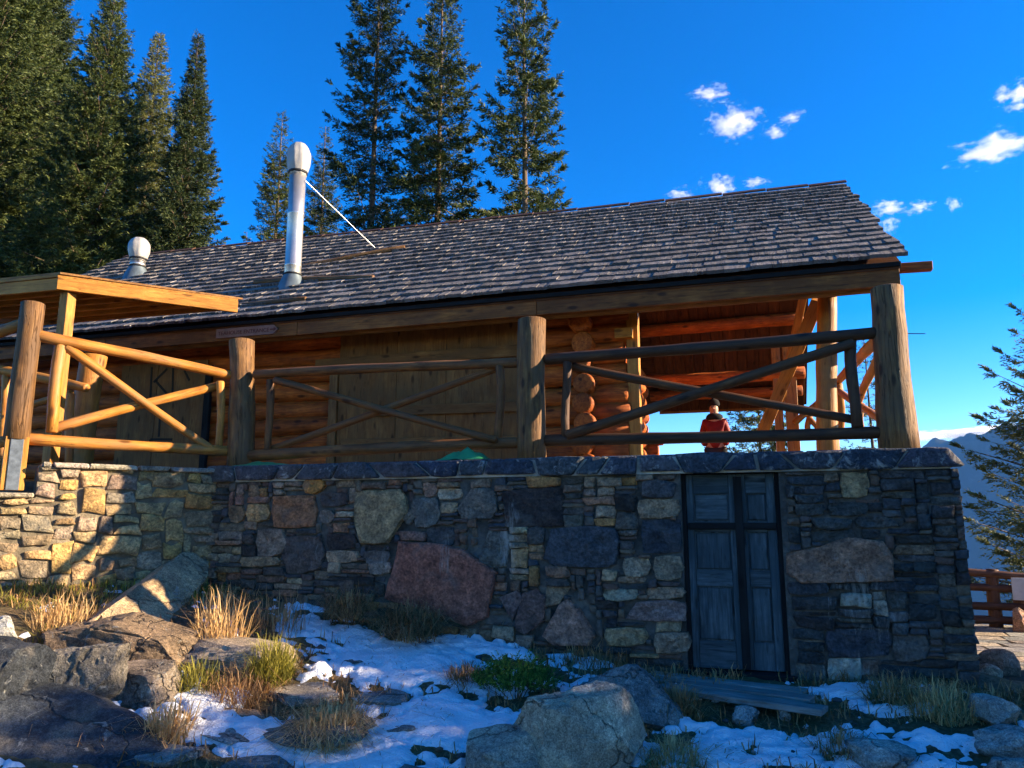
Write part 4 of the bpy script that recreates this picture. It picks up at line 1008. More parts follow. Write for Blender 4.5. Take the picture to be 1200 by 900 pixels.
# ================================================================== trees
def spruce(name, label, base, H, Rb, seed, mat, crown0=.08, dens=1.0, fan=.15, whorl=.32, nbr=7, droop=.25, gap=.0, lean=0.0, taper=.85, trunk_r=None, step=.125, nfan=17, group=None, az_lim=None):
    rg = np.random.default_rng(seed); root = thing(name, tuple(base), label, 'tree', group)
    tr = trunk_r or H * .011
    # trunk
    n = 14; v = []; f = []
    zz = np.linspace(-.6, H, n)
    cxs = np.cumsum(rg.normal(0, .012 * H / 14, n)) * .5 + lean * zz; cys = np.cumsum(rg.normal(0, .012 * H / 14, n)) * .5
    cxs -= cxs[0]; cys -= cys[0]
    sd = 8
    for i in range(n):
        r_ = tr * (1 - zz[i] / H * .93) * (1.25 if i == 0 else 1)
        for k in range(sd): a = 2 * math.pi * k / sd; v.append((cxs[i] + r_ * math.cos(a), cys[i] + r_ * math.sin(a), zz[i]))
    for i in range(n - 1):
        for k in range(sd): a = i * sd + k; b = i * sd + (k + 1) % sd; f.append((a, b, b + sd, a + sd))
    # branches
    P0, DIR, LEN, EL = [], [], [], []
    z = H * crown0
    while z < H * .995:
        t = (z - H * crown0) / (H * (1 - crown0)); prof = (1 - t) ** taper
        if t < .12: prof *= .72 + t / .12 * .28
        m = max(2, int(rg.integers(nbr - 2, nbr + 2) * (1 if t < .85 else .7)))
        az0 = rg.random() * 6.28
        for b in range(m):
            if rg.random() < gap: continue
            az = az0 + b * 6.28 / m + rg.normal(0, .28)
            if az_lim is not None and abs((az - az_lim[0] + math.pi) % (2 * math.pi) - math.pi) > az_lim[1]: continue
            L = max(.10, Rb * prof * rg.uniform(.55, 1.15) + .10); zb = z + rg.normal(0, whorl * .25)
            P0.append((np.interp(zb, zz, cxs), np.interp(zb, zz, cys), zb)); DIR.append(az); LEN.append(L); EL.append(-droop * (1 - t) + .55 * t ** 1.5 + rg.normal(0, .10))
        z += whorl * rg.uniform(.7, 1.3) * (.6 + .55 * (1 - t))
    P0 = np.array(P0); DIR = np.array(DIR); LEN = np.array(LEN); EL = np.array(EL); nb = len(LEN)
    # branch curve: p(s)= p0 + horizontal*s*L*cos + z
    def bp(i, s):
        h = LEN[i] * s; zc = np.sin(EL[i]) * h - .10 * LEN[i] * np.sin(s * np.pi) * 1.0 + .10 * LEN[i] * s * s
        return np.stack([P0[i, 0] + np.cos(DIR[i]) * h * np.cos(EL[i]), P0[i, 1] + np.sin(DIR[i]) * h * np.cos(EL[i]), P0[i, 2] + zc], -1)
    for i in range(nb):
        o = len(v); rr = max(.006, LEN[i] * .016)
        for s in (0, .4, .95):
            p = bp(np.array([i]), np.array([s]))[0]; q = rr * (1 - s * .8)
            for k in range(3):
                a = 2.094 * k; v.append((p[0] - math.sin(DIR[i]) * q * math.cos(a), p[1] + math.cos(DIR[i]) * q * math.cos(a), p[2] + q * math.sin(a)))
        for j in range(2):
            for k in range(3): a = o + j * 3 + k; b = o + j * 3 + (k + 1) % 3; f.append((a, b, b + 3, a + 3))
    link('trunk', smooth(pyd('trunk', v, f)), M['bark'], root, Matrix.Translation(base))
    # twigs along branches
    cnt = np.maximum(2, (LEN / step * 2.0 * dens).astype(int)); bi = np.repeat(np.arange(nb), cnt)
    s = rg.random(len(bi)) ** .82; s = .05 + .97 * s; s = np.minimum(s, 1.0)
    p = bp(bi, s); side = np.where(rg.random(len(bi)) < .5, -1, 1)
    tl = np.clip(LEN[bi] * .36 * (1.15 - s) + step * .9, .06, .75) * rg.uniform(.6, 1.2, len(bi))
    ang = DIR[bi] + side * rg.uniform(.5, 1.15, len(bi)); ez = EL[bi] * .6 - rg.uniform(.0, .45, len(bi)) * (1 if droop > 0 else .3)
    tip = s > .93; ang = np.where(tip, DIR[bi] + rg.normal(0, .2, len(bi)), ang); ez = np.where(tip, EL[bi] + .25, ez)
    ax = np.stack([np.cos(ang) * np.cos(ez), np.sin(ang) * np.cos(ez), np.sin(ez)], -1)
    # needle fans along each twig
    nt = len(bi); K = nfan; ti = np.repeat(np.arange(nt), K); m = len(ti)
    u = (np.tile(np.arange(K), nt) + rg.random(m)) / K
    o = p[ti] + ax[ti] * (u * tl[ti])[:, None]
    rv = rg.normal(0, 1, (m, 3)); rv -= (rv * ax[ti]).sum(1)[:, None] * ax[ti]; rv /= np.linalg.norm(rv, axis=1)[:, None] + 1e-9
    rv[:, 2] = np.where(rv[:, 2] < -.4, rv[:, 2] * .4, rv[:, 2])
    dirv = ax[ti] * rg.uniform(.5, 1.0, m)[:, None] + rv * rg.uniform(.5, 1.0, m)[:, None]; dirv /= np.linalg.norm(dirv, axis=1)[:, None]
    wv = np.cross(dirv, rg.normal(0, 1, (m, 3))); wv /= np.linalg.norm(wv, axis=1)[:, None] + 1e-9
    fl_ = fan * .82 * rg.uniform(.55, 1.25, m) * np.clip(.55 + LEN[bi][ti] / (Rb + .2), .5, 1.1); fw = fl_ * rg.uniform(.07, .15, m)
    V = np.empty((m * 4, 3)); V[0::4] = o; V[1::4] = o + dirv * (fl_ * .5)[:, None] + wv * fw[:, None]; V[2::4] = o + dirv * fl_[:, None]; V[3::4] = o + dirv * (fl_ * .5)[:, None] - wv * fw[:, None]
    Q = np.arange(m * 4).reshape(-1, 4)
    link('foliage', npmesh('foliage', V, Q=Q), mat, root, Matrix.Translation(base))
    return root
def tree_at(px, pytop, y, zb, **kw):
    top = on_y(px, pytop, y); return Vector((top.x, y, zb)), top.z - zb
N1, N2, N3 = M['needle'], M['needle_pale'], M['needle_dark']
BT = 'spruces rising behind the cabin'
def back(px, pytop, y, wpx, label, seed, mat=N1, zb=2.5, **kw):
    b, H = tree_at(px, pytop, y, zb); sc = y * 1.05 / F
    spruce('spruce_tree', label, b, H, wpx * sc / 2 * 1.45, seed, mat, **kw)
back(18, -190, 21, 330, 'huge dense spruce reaching out of frame behind the wooden canopy', 1, N1, nbr=12, fan=.18, dens=1.5, whorl=.30)
back(135, -22, 20, 185, 'tall full green spruce just behind the small covered roof vent', 2, N1, nbr=12, fan=.16, dens=1.4, whorl=.28)
back(66, -60, 25, 240, 'dense spruce standing between the huge spruce and the tall full one behind the vent', 21, N3, nbr=12, fan=.19, dens=1.3, whorl=.32)
back(187, 38, 24, 140, 'pale olive spruce standing behind the dense spruces left of the chimney', 3, N2, nbr=11, fan=.16, dens=1.25, whorl=.30)
back(233, 40, 21, 120, 'narrow dark spire-shaped spruce standing alone against the sky left of the chimney', 4, N3, nbr=12, fan=.14, dens=1.5, whorl=.25, taper=.95)
back(332, 132, 24, 100, 'short spruce directly behind the tall steel chimney', 5, N1, nbr=8, fan=.14, dens=1.2, gap=.1, whorl=.28)
back(381, 148, 25, 84, 'slim small spruce showing between the chimney stay rod and the tall spruces', 6, N3, nbr=8, fan=.13, dens=1.2, gap=.08, whorl=.28)
back(448, -70, 20, 128, 'tall open-branched spruce with a visible trunk behind the middle of the roof', 7, N3, nbr=7, fan=.16, dens=1.15, gap=.18, whorl=.40, droop=.3, taper=.6, trunk_r=.17)
back(520, -60, 20.5, 132, 'tall bushy spruce with a wide sunlit lower skirt behind the roof', 8, N1, nbr=8, fan=.17, dens=1.25, gap=.14, whorl=.38, taper=.72, trunk_r=.17)
back(614, -45, 20, 112, 'tall sparse spruce with layered gappy branches beside open sky', 9, N1, nbr=7, fan=.17, dens=1.4, gap=.16, whorl=.46, taper=.55, droop=.22, trunk_r=.16)
back(290, 272, 40, 40, 'tiny distant spruce tip peeking over the roof ridge', 10, N3, zb=4, nbr=6, fan=.2, dens=.7, whorl=.5)
# seen under and beside the porch
b, H = tree_at(884, 420, 19, -3); spruce('spruce_tree', 'sunlit spruce crown seen through the gap under the porch roof', b, H, 2.0, 31, N2, nbr=9, fan=.14, dens=1.5, whorl=.30, step=.15)
b, H = tree_at(1012, 392, 20, -3.5); spruce('spruce_tree', 'thin spruce top seen through the railing at the open porch end', b, H, 1.7, 32, N1, nbr=7, fan=.12, dens=1.1, gap=.15, whorl=.36, step=.16)
# near spruce behind the rail fence on the right
b, H = tree_at(1252, 310, 18.5, -3.0); spruce('spruce_tree', 'spruce with long drooping branches behind the rail fence', b, H, 3.5, 33, N2, nbr=9, fan=.12, dens=1.7, whorl=.46, step=.12, gap=.12, nfan=17, droop=.20, taper=.6, trunk_r=.13)
# unseen young spruces, added out of frame to shade the foreground
sh = random.Random(5)
SHADE = [(9.2, 3.2, 5.3), (9.8, 4.9, 5.4), (9.4, 6.4, 5.4), (9.9, 7.8, 5.4), (10.6, 9.0, 5.1), (11.4, 10.2, 4.7), (12.6, 5.6, 6.2), (12.9, 7.6, 6.2), (13.4, 9.4, 5.8), (12.2, 3.4, 6.0)]
proto = None
for i, (x, y, h) in enumerate(SHADE):
    zb = -.5
    if proto is None:
        proto = spruce('spruce_tree', 'unseen young dense spruce added out of frame to shade the foreground', Vector((x, y, zb)), h, 1.55, 60, N3, crown0=.03, nbr=9, fan=.16, dens=1.3, whorl=.24, taper=.55, group='unseen spruces added for foreground shade')
    else:
        c = proto.copy(); COL.objects.link(c); c.location = (x, y, zb); c.rotation_euler = (0, 0, sh.random() * 6.28); c.scale = (1.05, 1.05, h / SHADE[0][2])
        for ch in list(proto.children):
            d = ch.copy(); COL.objects.link(d); d.parent = c

# ================================================================== boulders
def boulder(label, c, size, rot, seed, col, cuts=(), ncut=14, rough=.05, sub=4, sink=.0, group=None, name='boulder', cat='boulder', rmax=.95, rmin=.60):
    rg = random.Random(seed); bm = bmesh.new(); bmesh.ops.create_icosphere(bm, subdivisions=sub, radius=1)
    pl = [(Vector(p[:3]).normalized(), p[3]) for p in cuts]
    for _ in range(ncut):
        d = Vector((rg.gauss(0, 1), rg.gauss(0, 1), rg.gauss(0, .8))).normalized(); pl.append((d, rg.uniform(rmin, rmax)))
    off = Vector((seed * 3.1, seed * 1.7, 0)); strat = Vector((rg.gauss(0, .5), rg.gauss(0, .5), 1)).normalized()
    for v in bm.verts:
        p = v.co.copy() * 1.15
        for d, k in pl:
            e = p.dot(d) - k
            if e > 0: p -= d * e
        nz = mnoise.fractal(p * 1.6 + off, .9, 2.1, 7); ridged = abs(mnoise.noise(p * 3.1 + off)) + .5 * abs(mnoise.noise(p * 7.3 + off))
        q = p + Vector((nz, -nz, nz * .7)) * .12
        st = (q.dot(strat) * 4.2) % 1.0
        p += p.normalized() * (nz * rough * 1.2 - ridged * rough * .7 - (rough * .7 if st < .10 else 0) + (st - .5) * rough * .5)
        v.co = Vector((p.x * size[0], p.y * size[1], p.z * size[2]))
    me = bpy.data.meshes.new('boulder'); bm.to_mesh(me); bm.free(); smooth(me)
    # sharper facets: mark sharp by angle
    me.set_sharp_from_angle(angle=R(17))
    o = link(name, me, M['rock'], None, Matrix.Translation(c) @ Matrix.Rotation(rot[2], 4, 'Z') @ Matrix.Rotation(rot[1], 4, 'Y') @ Matrix.Rotation(rot[0], 4, 'X'), col)
    return tag(o, label, cat, group)
def bpx(label, x0, y0, x1, y1, dist, col, seed, depth=.8, rot=(0, 0, 0), shrink=(1, 1), **kw):
    """boulder from its box in the photograph and its distance y"""
    a, b = on_y(x0, (y0 + y1) / 2, dist), on_y(x1, (y0 + y1) / 2, dist); t, u = on_y((x0 + x1) / 2, y0, dist), on_y((x0 + x1) / 2, y1, dist)
    w = (b - a).length / 2 * shrink[0]; h = (t.z - u.z) / 2 * shrink[1]; c = (t + u) / 2
    return boulder(label, c, (w * 1.10, w * depth, h * 1.12), rot, seed, col, **kw)
GRY, WRM, BRN, BLU, RED = (.20, .20, .195), (.25, .215, .17), (.17, .125, .09), (.10, .125, .155), (.23, .13, .09)
bpx('big squarish warm grey boulder with a flat pale top before the cellar door', 592, 805, 752, 960, 5.15, (.27, .235, .18), 41, .75, rot=(0, 0, .3), cuts=((0, -.15, 1, .80), (.25, -1, .25, .72), (-1, -.5, .2, .78), (1, -.35, .35, .80)), ncut=11, sub=5, rough=.04)
bpx('grey wedge boulder with a sharp ridge behind the big squarish boulder', 668, 778, 788, 864, 6.0, (.10, .115, .12), 42, .8, rot=(0, .12, -.3), cuts=((.75, -.5, .55, .55), (-.45, -.5, .75, .58), (0, 0, 1, .9)), ncut=11, sub=5, rough=.04)
bpx('low tan grey rock at the foot of the big squarish boulder', 535, 858, 645, 930, 4.95, (.20, .18, .15), 43, .8, cuts=((-.2, -.3, 1, .72), (.6, -.6, .6, .7)), rough=.05)
bpx('dark blocky boulder at the edge of the left rock pile', -70, 744, 70, 868, 4.5, (.020, .024, .030), 44, .8, rot=(0, .12, .25), cuts=((1, -.6, .25, .62), (0, -1, .2, .75), (-.15, -.1, 1, .78)), ncut=11, sub=5, rough=.04)
bpx('long grey layered boulder slanting down in the left rock pile', 66, 737, 140, 866, 4.8, (.07, .07, .068), 45, .9, rot=(.1, .28, .1), cuts=((.3, -.9, .5, .6), (1, -.2, .3, .8), (-.3, 0, 1, .62)), ncut=11, sub=5, rough=.04)
bpx('speckled grey boulder with a rusty red top in the left rock pile', 134, 772, 216, 850, 5.05, (.105, .085, .072), 46, .8, rot=(0, .08, -.2), cuts=((0, -.1, 1, .62), (.2, -1, .2, .65), (1, -.3, .1, .82)), ncut=11, sub=5, rough=.04)
bpx('dark bluish slab lying lowest in front of the left rock pile', -130, 826, 186, 990, 4.35, (.028, .034, .042), 47, .55, rot=(0, .16, -.1), cuts=((.25, -.45, 1, .80), (0, -1, .3, .8)), ncut=8, sub=5, rough=.04, rmin=.75)
bpx('dark angular block wedged under the layered boulder', 20, 832, 150, 900, 4.55, (.035, .036, .038), 52, .7, rot=(0, .2, .3), ncut=10, sub=4, rough=.04)
bpx('brown domed boulder with a sunlit edge behind the left rock pile', 82, 710, 240, 806, 5.55, (.115, .083, .056), 48, .7, rot=(0, .15, .1), cuts=((.35, -.2, 1, .62), (-.5, -.2, .9, .65), (.2, -1, .2, .7)), ncut=11, sub=5, rough=.04)
wp = on_ground(196, 742); boulder('long pale wedge slab leaning into the wall corner in sunlight', Vector((wp.x - .52, wp.y + .26, ground(wp.x, wp.y) + .22)), (.40, 1.0, .30), (.27, .12, .30), 49, (.26, .19, .115), cuts=((.55, -.1, .8, .42), (-.7, -.1, .7, .5), (0, -1, .5, .8)), ncut=9, sub=5, rough=.045)
bpx('small grey rock at the left frame edge above the dark blocky boulder', -25, 727, 16, 768, 4.9, (.25, .25, .24), 50, .8)
bpx('flat brown ledge rock carrying the yellow green tuft', 224, 744, 345, 810, 5.8, (.17, .14, .11), 51, .8, rot=(0, .05, 0), cuts=((0, -.1, 1, .7), (.2, -1, .1, .75)), ncut=5)
flats = [('pointed dark flat stone lying on the snow under the ledge rock', 230, 846, 294, 878, 4.75, GRY), ('dark flat stone beside the lowest bluish slab', 165, 866, 240, 900, 4.5, (.13, .13, .135)), ('brownish flat stone half sunk in snow next to the ledge rock', 258, 826, 312, 850, 5.05, BRN),
         ('broad flat grey stone in the snow below the yellow green tuft', 312, 796, 402, 830, 5.35, (.16, .145, .13)), ('wide flat dark stone under the large straw tuft', 300, 832, 440, 874, 4.85, (.10, .10, .10)), ('flat blue grey stone level with the snow between tufts', 418, 804, 486, 836, 5.3, (.14, .15, .155)),
         ('dark flat stone poking from the snow at the bottom edge', 262, 878, 340, 925, 4.5, (.11, .115, .12)), ('long dark flat stone at the bottom edge beside the low tan rock', 440, 893, 530, 930, 4.6, (.11, .115, .12)), ('thin dark stone sliver in the snow right of the large straw tuft', 440, 846, 484, 862, 5.0, (.10, .105, .11)),
         ('small dark stone in the middle of the snow patch', 392, 766, 432, 782, 6.0, (.09, .085, .08)), ('tiny dark stone on snow near the wall', 498, 752, 520, 764, 6.3, (.10, .10, .09)), ('small flat stone beside the low green shrub', 520, 790, 560, 806, 5.8, (.12, .11, .10))]
for i, (lb, x0, y0, x1, y1, dd, col) in enumerate(flats):
    p = on_ground((x0 + x1) / 2, (y0 * .35 + y1 * .65)); bpx(lb, x0, y0, x1, y1, p.y, col, 70 + i, .75, rot=(0, random.Random(i).uniform(-.1, .1), random.Random(i + 9).uniform(-.5, .5)), cuts=((.1, -.3, 1, .42), (.4, -.6, .8, .6)), ncut=7, sub=4, name='flat_stone', cat='stone', shrink=(.85, .62))
rights = [('rounded pale rock half buried near the right end of the stone wall', 985, 860, 1078, 905, (.20, .20, .19)), ('small rounded stone beside the grey plank step', 850, 826, 894, 852, (.15, .16, .165)), ('little stone under the end of the plank step', 908, 826, 930, 846, (.20, .21, .21)),
          ('flat grey ledge rock at the outer corner of the wall', 1122, 812, 1205, 850, (.17, .17, .165)), ('low grey rock at the lower right below the ledge rock', 1130, 846, 1215, 885, (.15, .155, .155)), ('blunt rock at the bottom right corner of the ground', 1150, 880, 1230, 925, (.15, .15, .15)), ('low dark rock at the right foot of the stone wall', 1060, 800, 1110, 826, (.10, .10, .095))]
for i, (lb, x0, y0, x1, y1, col) in enumerate(rights):
    p = on_ground((x0 + x1) / 2, y1 - 3); bpx(lb, x0, y0, x1, y1 + 6, p.y, col, 120 + i, .8, rot=(0, 0, i * .7), sub=4, rmin=.6, shrink=(.95, .72))
for i, (lb, x0, y0, x1, y1, col, yy) in enumerate((('brown boulder with a sunlit crown by the flagstone patio', 1143, 766, 1200, 812, (.15, .11, .085), 8.6), ('small tan boulder between wall end and patio', 1140, 782, 1176, 812, (.24, .19, .14), 8.2))):
    bpx(lb, x0, y0, x1, y1, yy, col, 140 + i, .8, sub=3)

# ================================================================== grass
def blades(n, cx, cy, r, hmin, hmax, lean, rg, zf, w=.006, cz=None, droop=.5):
    """curved blades: returns verts (n*5,3) and triangles"""
    a = rg.random(n) * 6.283; rr = r * np.sqrt(rg.random(n)); x = cx + rr * np.cos(a); y = cy + rr * np.sin(a)
    z = zf(x, y) - .01; h = hmin + (hmax - hmin) * rg.random(n) ** 1.7; la = a + rg.normal(0, 1.15, n); ln = np.abs(rg.normal(lean, lean * .5, n)) * (.4 + rr / max(r, 1e-6))
    d = np.stack([np.cos(la), np.sin(la), np.zeros(n)], -1); sd = np.stack([-np.sin(la), np.cos(la), np.zeros(n)], -1) * (w * rg.uniform(.6, 1.3, n))[:, None]
    b = np.stack([x, y, z], -1); ex = h * ln
    m1 = b + d * (ex * rg.uniform(.1, .6, n))[:, None] + rg.normal(0, 1, (n, 3)) * (h * .07)[:, None]; m1[:, 2] += h * rg.uniform(.42, .62, n); tp = b + d * ex[:, None]; tp[:, 2] += h * np.clip(1 - droop * ln, .12, 1)
    V = np.empty((n * 5, 3)); V[0::5] = b - sd; V[1::5] = b + sd; V[2::5] = m1 + sd * .8; V[3::5] = m1 - sd * .8; V[4::5] = tp
    k = np.arange(n)[:, None] * 5
    T = np.concatenate([k + np.array([[0, 1, 2]]), k + np.array([[0, 2, 3]]), k + np.array([[3, 2, 4]])])
    return V, T
rgN = np.random.default_rng(3)
def tuft(label, px, py, r, n, hmin, hmax, lean, mat, seed, w=.0055, droop=.5, zoff=0.0, at=None):
    p = on_ground(px, py) if at is None else at
    rg = np.random.default_rng(seed); z0 = ground(p.x, p.y)
    zf = lambda x, y: ground_np(x, y) + zoff + .06 * np.clip(1 - np.hypot(x - p.x, y - p.y) / max(r, .01), 0, 1)
    V, T = blades(int(n * 1.9), p.x, p.y, r, hmin * .6, hmax, lean, rg, zf, w * .62, droop=droop)
    V -= np.array([p.x, p.y, z0]); tag(link('grass_tuft', npmesh('grass_tuft', V, T=T), mat, None, Matrix.Translation((p.x, p.y, z0))), label, 'grass')
GD, GB, GG = M['grass_dry'], M['grass_brown'], M['grass_green']
tuft('tall pale dry grass stalks beside the leaning wedge slab', 258, 752, .22, 170, .22, .52, .35, GD, 1)
tuft('thin dry stalks growing along the shaded wall corner', 320, 738, .30, 150, .15, .45, .3, GB, 2)
tuft('bright yellow green tuft on the flat ledge rock', 318, 800, .16, 520, .16, .34, .55, GG, 3, zoff=.05)
tuft('drooping brown grass hanging from the ledge rock towards the snow', 280, 815, .22, 300, .12, .3, .8, GB, 4, droop=.8)
tuft('large straw coloured tuft spreading over the wide flat stone', 385, 872, .24, 520, .10, .26, 1.25, GD, 5, droop=.72, zoff=.05)
tuft('brown hanging tussock against the wall left of the big red stone', 405, 738, .17, 420, .2, .36, .8, GB, 6, droop=.95, zoff=.14)
tuft('rounded brown tussock under the big red stone', 482, 752, .26, 800, .18, .34, .95, GB, 7, droop=1.0, zoff=.10)
tuft('withered brown tussock at the wall base below the dark red stones', 598, 742, .22, 500, .14, .32, .8, GB, 8, droop=.85, zoff=.08)
tuft('sparse dry grass between the green shrub and the wall', 700, 772, .32, 380, .10, .26, .5, GB, 9)
tuft('dry grass clump by the wedge boulder and the planks', 796, 838, .16, 320, .12, .28, .7, GB, 10)
tuft('straw grass clump at the right foot of the big squarish boulder', 790, 893, .18, 300, .08, .2, .9, GD, 11)
tuft('dark grass clump at the wall foot right of the cellar door', 1050, 820, .22, 420, .1, .24, .8, GB, 12)
tuft('pale green grass at the outer corner of the stone wall', 1105, 838, .22, 380, .1, .28, .7, GD, 13)
tuft('dead grass around the rounded pale rock', 985, 880, .16, 220, .06, .18, .8, GB, 14)
tuft('dry grass under the rusty topped boulder', 196, 868, .14, 260, .14, .32, .6, GD, 15)
tuft('dry grass clump behind the brown domed boulder', 75, 735, .25, 260, .12, .34, .5, GD, 16)
tuft('green grass clump shaded between domed boulder and ledge rock', 232, 808, .16, 260, .1, .26, .7, GG, 17)
tuft('dry grass beside the low green shrub', 545, 800, .16, 260, .08, .2, .8, GB, 18)
# scattered short grass nobody could count
N = 52000
x = rgN.uniform(-8.2, 3.5, N); y = rgN.uniform(4.2, 7.3, N)
lf = (x - CX) * LN.x + (y - CY) * LN.y
dw = np.minimum(np.abs(D - .1 - y), np.abs(lf)); pr = np.exp(-dw / .35) + .34 + .55 * np.exp(-(((x + 6.1) / .9) ** 2 + ((y - 6.0) / .9) ** 2)); pr *= (fbm(x * 2.3, y * 2.3, 51, 3) > .42)
ok = (rgN.random(N) < pr) & (snow_np(x, y) < .02) & (lf > .03) & (y < D - .05); x, y = x[ok], y[ok]
def scatter(name, sel, mat, h0, h1, label):
    xs_, ys_ = x[sel], y[sel]; n = len(xs_); Vs = []; 
    V, T = blades(n, 0, 0, 0.0001, h0, h1, .6, rgN, lambda a, b: np.zeros_like(a), .005, droop=.5)
    z = ground_np(xs_, ys_); off = np.repeat(np.stack([xs_, ys_, z], -1), 5, 0); V = V + off
    tag(link(name, npmesh(name, V, T=T), mat), label, 'grass', kind='stuff')
sunny = (x < -5.3) & (rgN.random(len(x)) < .75)
scatter('short_grass', sunny, GG, .05, .15, 'short green grass on the bank below the sunny side wall')
scatter('dead_grass', ~sunny, GB, .05, .17, 'short dead grass scattered over the bare ground')

# loose pebbles and rock chips on the ground and snow
pgn = np.random.default_rng(17); nP = 1500
px_ = pgn.uniform(-5.6, 2.6, nP); py_ = pgn.uniform(4.4, 7.05, nP); okp = (fbm(px_ * 1.9, py_ * 1.9, 61, 3) + pgn.normal(0, .08, nP) > .50); px_, py_ = px_[okp], py_[okp]
bm = bmesh.new(); bmesh.ops.create_icosphere(bm, subdivisions=1, radius=1); ico_v = np.array([v.co[:] for v in bm.verts]); ico_f = np.array([[v.index for v in f.verts] for f in bm.faces]); bm.free()
pz_ = ground_np(px_, py_); sz_ = .008 + .035 * pgn.random(len(px_)) ** 3.2; Vp = []; Tp = []
for i in range(len(px_)):
    vv = ico_v * (1 + pgn.normal(0, .22, (len(ico_v), 1))) * sz_[i] * np.array([pgn.uniform(.8, 1.6), pgn.uniform(.7, 1.2), pgn.uniform(.35, .7)]); an = pgn.random() * 6.28; ca, sa = math.cos(an), math.sin(an)
    Vp.append(np.stack([vv[:, 0] * ca - vv[:, 1] * sa + px_[i], vv[:, 0] * sa + vv[:, 1] * ca + py_[i], vv[:, 2] + pz_[i] + sz_[i] * .25], -1)); Tp.append(ico_f + i * len(ico_v))
tag(link('pebbles', npmesh('pebbles', np.concatenate(Vp), T=np.concatenate(Tp)), M['stone_small']), 'loose pebbles and rock chips scattered over soil and snow', 'pebbles', kind='stuff')

# fallen needles and bits of straw lying flat on snow and soil
nL = 7000; lx = pgn.uniform(-5.6, 2.6, nL); ly = pgn.uniform(4.4, 7.1, nL); okl = fbm(lx * 2.6, ly * 2.6, 71, 3) + pgn.normal(0, .07, nL) > .52; lx, ly = lx[okl], ly[okl]; nL = len(lx)
tS = snow_np(lx, ly); lz = ground_np(lx, ly) + np.where(tS > 0, np.minimum(tS, .30) * .10 + np.sqrt(np.clip(tS, 0, .05)) * .045 + .012, .006); la_ = pgn.random(nL) * 6.28; ll_ = pgn.uniform(.008, .035, nL); lw_ = pgn.uniform(.001, .003, nL)
dx_, dy_ = np.cos(la_), np.sin(la_); V = np.empty((nL * 4, 3)); up_ = pgn.uniform(-.004, .012, nL)
for k_i, (u_, w_) in enumerate(((-1, -1), (1, -1), (1, 1), (-1, 1))): V[k_i::4] = np.stack([lx + dx_ * ll_ * u_ - dy_ * lw_ * w_, ly + dy_ * ll_ * u_ + dx_ * lw_ * w_, lz + up_ * u_], -1)
tag(link('needle_litter', npmesh('needle_litter', V, Q=np.arange(nL * 4).reshape(-1, 4)), M['grass_brown']), 'fallen needles and straw bits strewn over the snow', 'litter', kind='stuff')

# low green shrub
p = on_ground(605, 818); rg = np.random.default_rng(8); z0 = ground(p.x, p.y)
shr = thing('juniper_shrub', (p.x, p.y, z0), 'low bright green evergreen shrub behind the big squarish boulder', 'shrub')
n = 420; a = rg.random(n) * 6.28; rr = np.sqrt(rg.random(n)) * .30; ax = np.stack([np.cos(a) * .6, np.sin(a) * .6, np.full(n, .75)], -1); ax /= np.linalg.norm(ax, axis=1)[:, None]
o = np.stack([p.x + rr * np.cos(a), p.y + rr * np.sin(a) * .7, z0 + .08 + (.22 * (1 - (rr / .3) ** 2)) * rg.random(n)], -1)
K = 12; ti = np.repeat(np.arange(n), K); m = n * K; u = rg.random(m); q = o[ti] + ax[ti] * (u * .10)[:, None]; dv_ = ax[ti] * .6 + rg.normal(0, .6, (m, 3)); dv_ /= np.linalg.norm(dv_, axis=1)[:, None]
wv = np.cross(dv_, rg.normal(0, 1, (m, 3))); wv /= np.linalg.norm(wv, axis=1)[:, None]; l_ = rg.uniform(.02, .045, m); V = np.empty((m * 3, 3)); V[0::3] = q - wv * .005; V[1::3] = q + wv * .005; V[2::3] = q + dv_ * l_[:, None]
link('foliage', npmesh('foliage', V, T=np.arange(m * 3).reshape(-1, 3)), M['shrub_green'], shr, Matrix.Identity(4))
sv, sf = [], []
for k in range(26):
    e = o[k * 7]; b0 = np.array([p.x + (e[0] - p.x) * .25, p.y + (e[1] - p.y) * .25, z0 - .02]); i0 = len(sv); sv += [tuple(b0 + d_) for d_ in ((.005, 0, 0), (-.005, .004, 0), (-.003, -.005, 0))] + [tuple(e + d_) for d_ in ((.002, 0, 0), (-.002, .002, 0), (-.001, -.002, 0))]
    sf += [(i0, i0 + 1, i0 + 4, i0 + 3), (i0 + 1, i0 + 2, i0 + 5, i0 + 4), (i0 + 2, i0, i0 + 3, i0 + 5)]
link('stem', pyd('stem', sv, sf), M['bark'], shr, Matrix.Identity(4))

# ------------------------------------------------------------------ planks in front of the door
def plank(label, p, q, dist0, dist1, w, zt):
    A_, B_ = on_z(*p, zt), on_z(*q, zt); o = board('wooden_plank', tuple(A_), tuple(B_), w, .045, M['plank_grey'], None, bev=.006, jit=.01); return tag(o, label, 'plank')
plank('weathered grey plank nearest the door sill, innermost of the step boards', (762, 791), (944, 812), 0, 0, .19, .055)
plank('weathered grey plank in the middle of the step before the cellar door', (766, 797), (954, 821), 0, 0, .19, .050)
plank('weathered grey plank, outer board of the step before the cellar door', (774, 805), (967, 833), 0, 0, .19, .045)

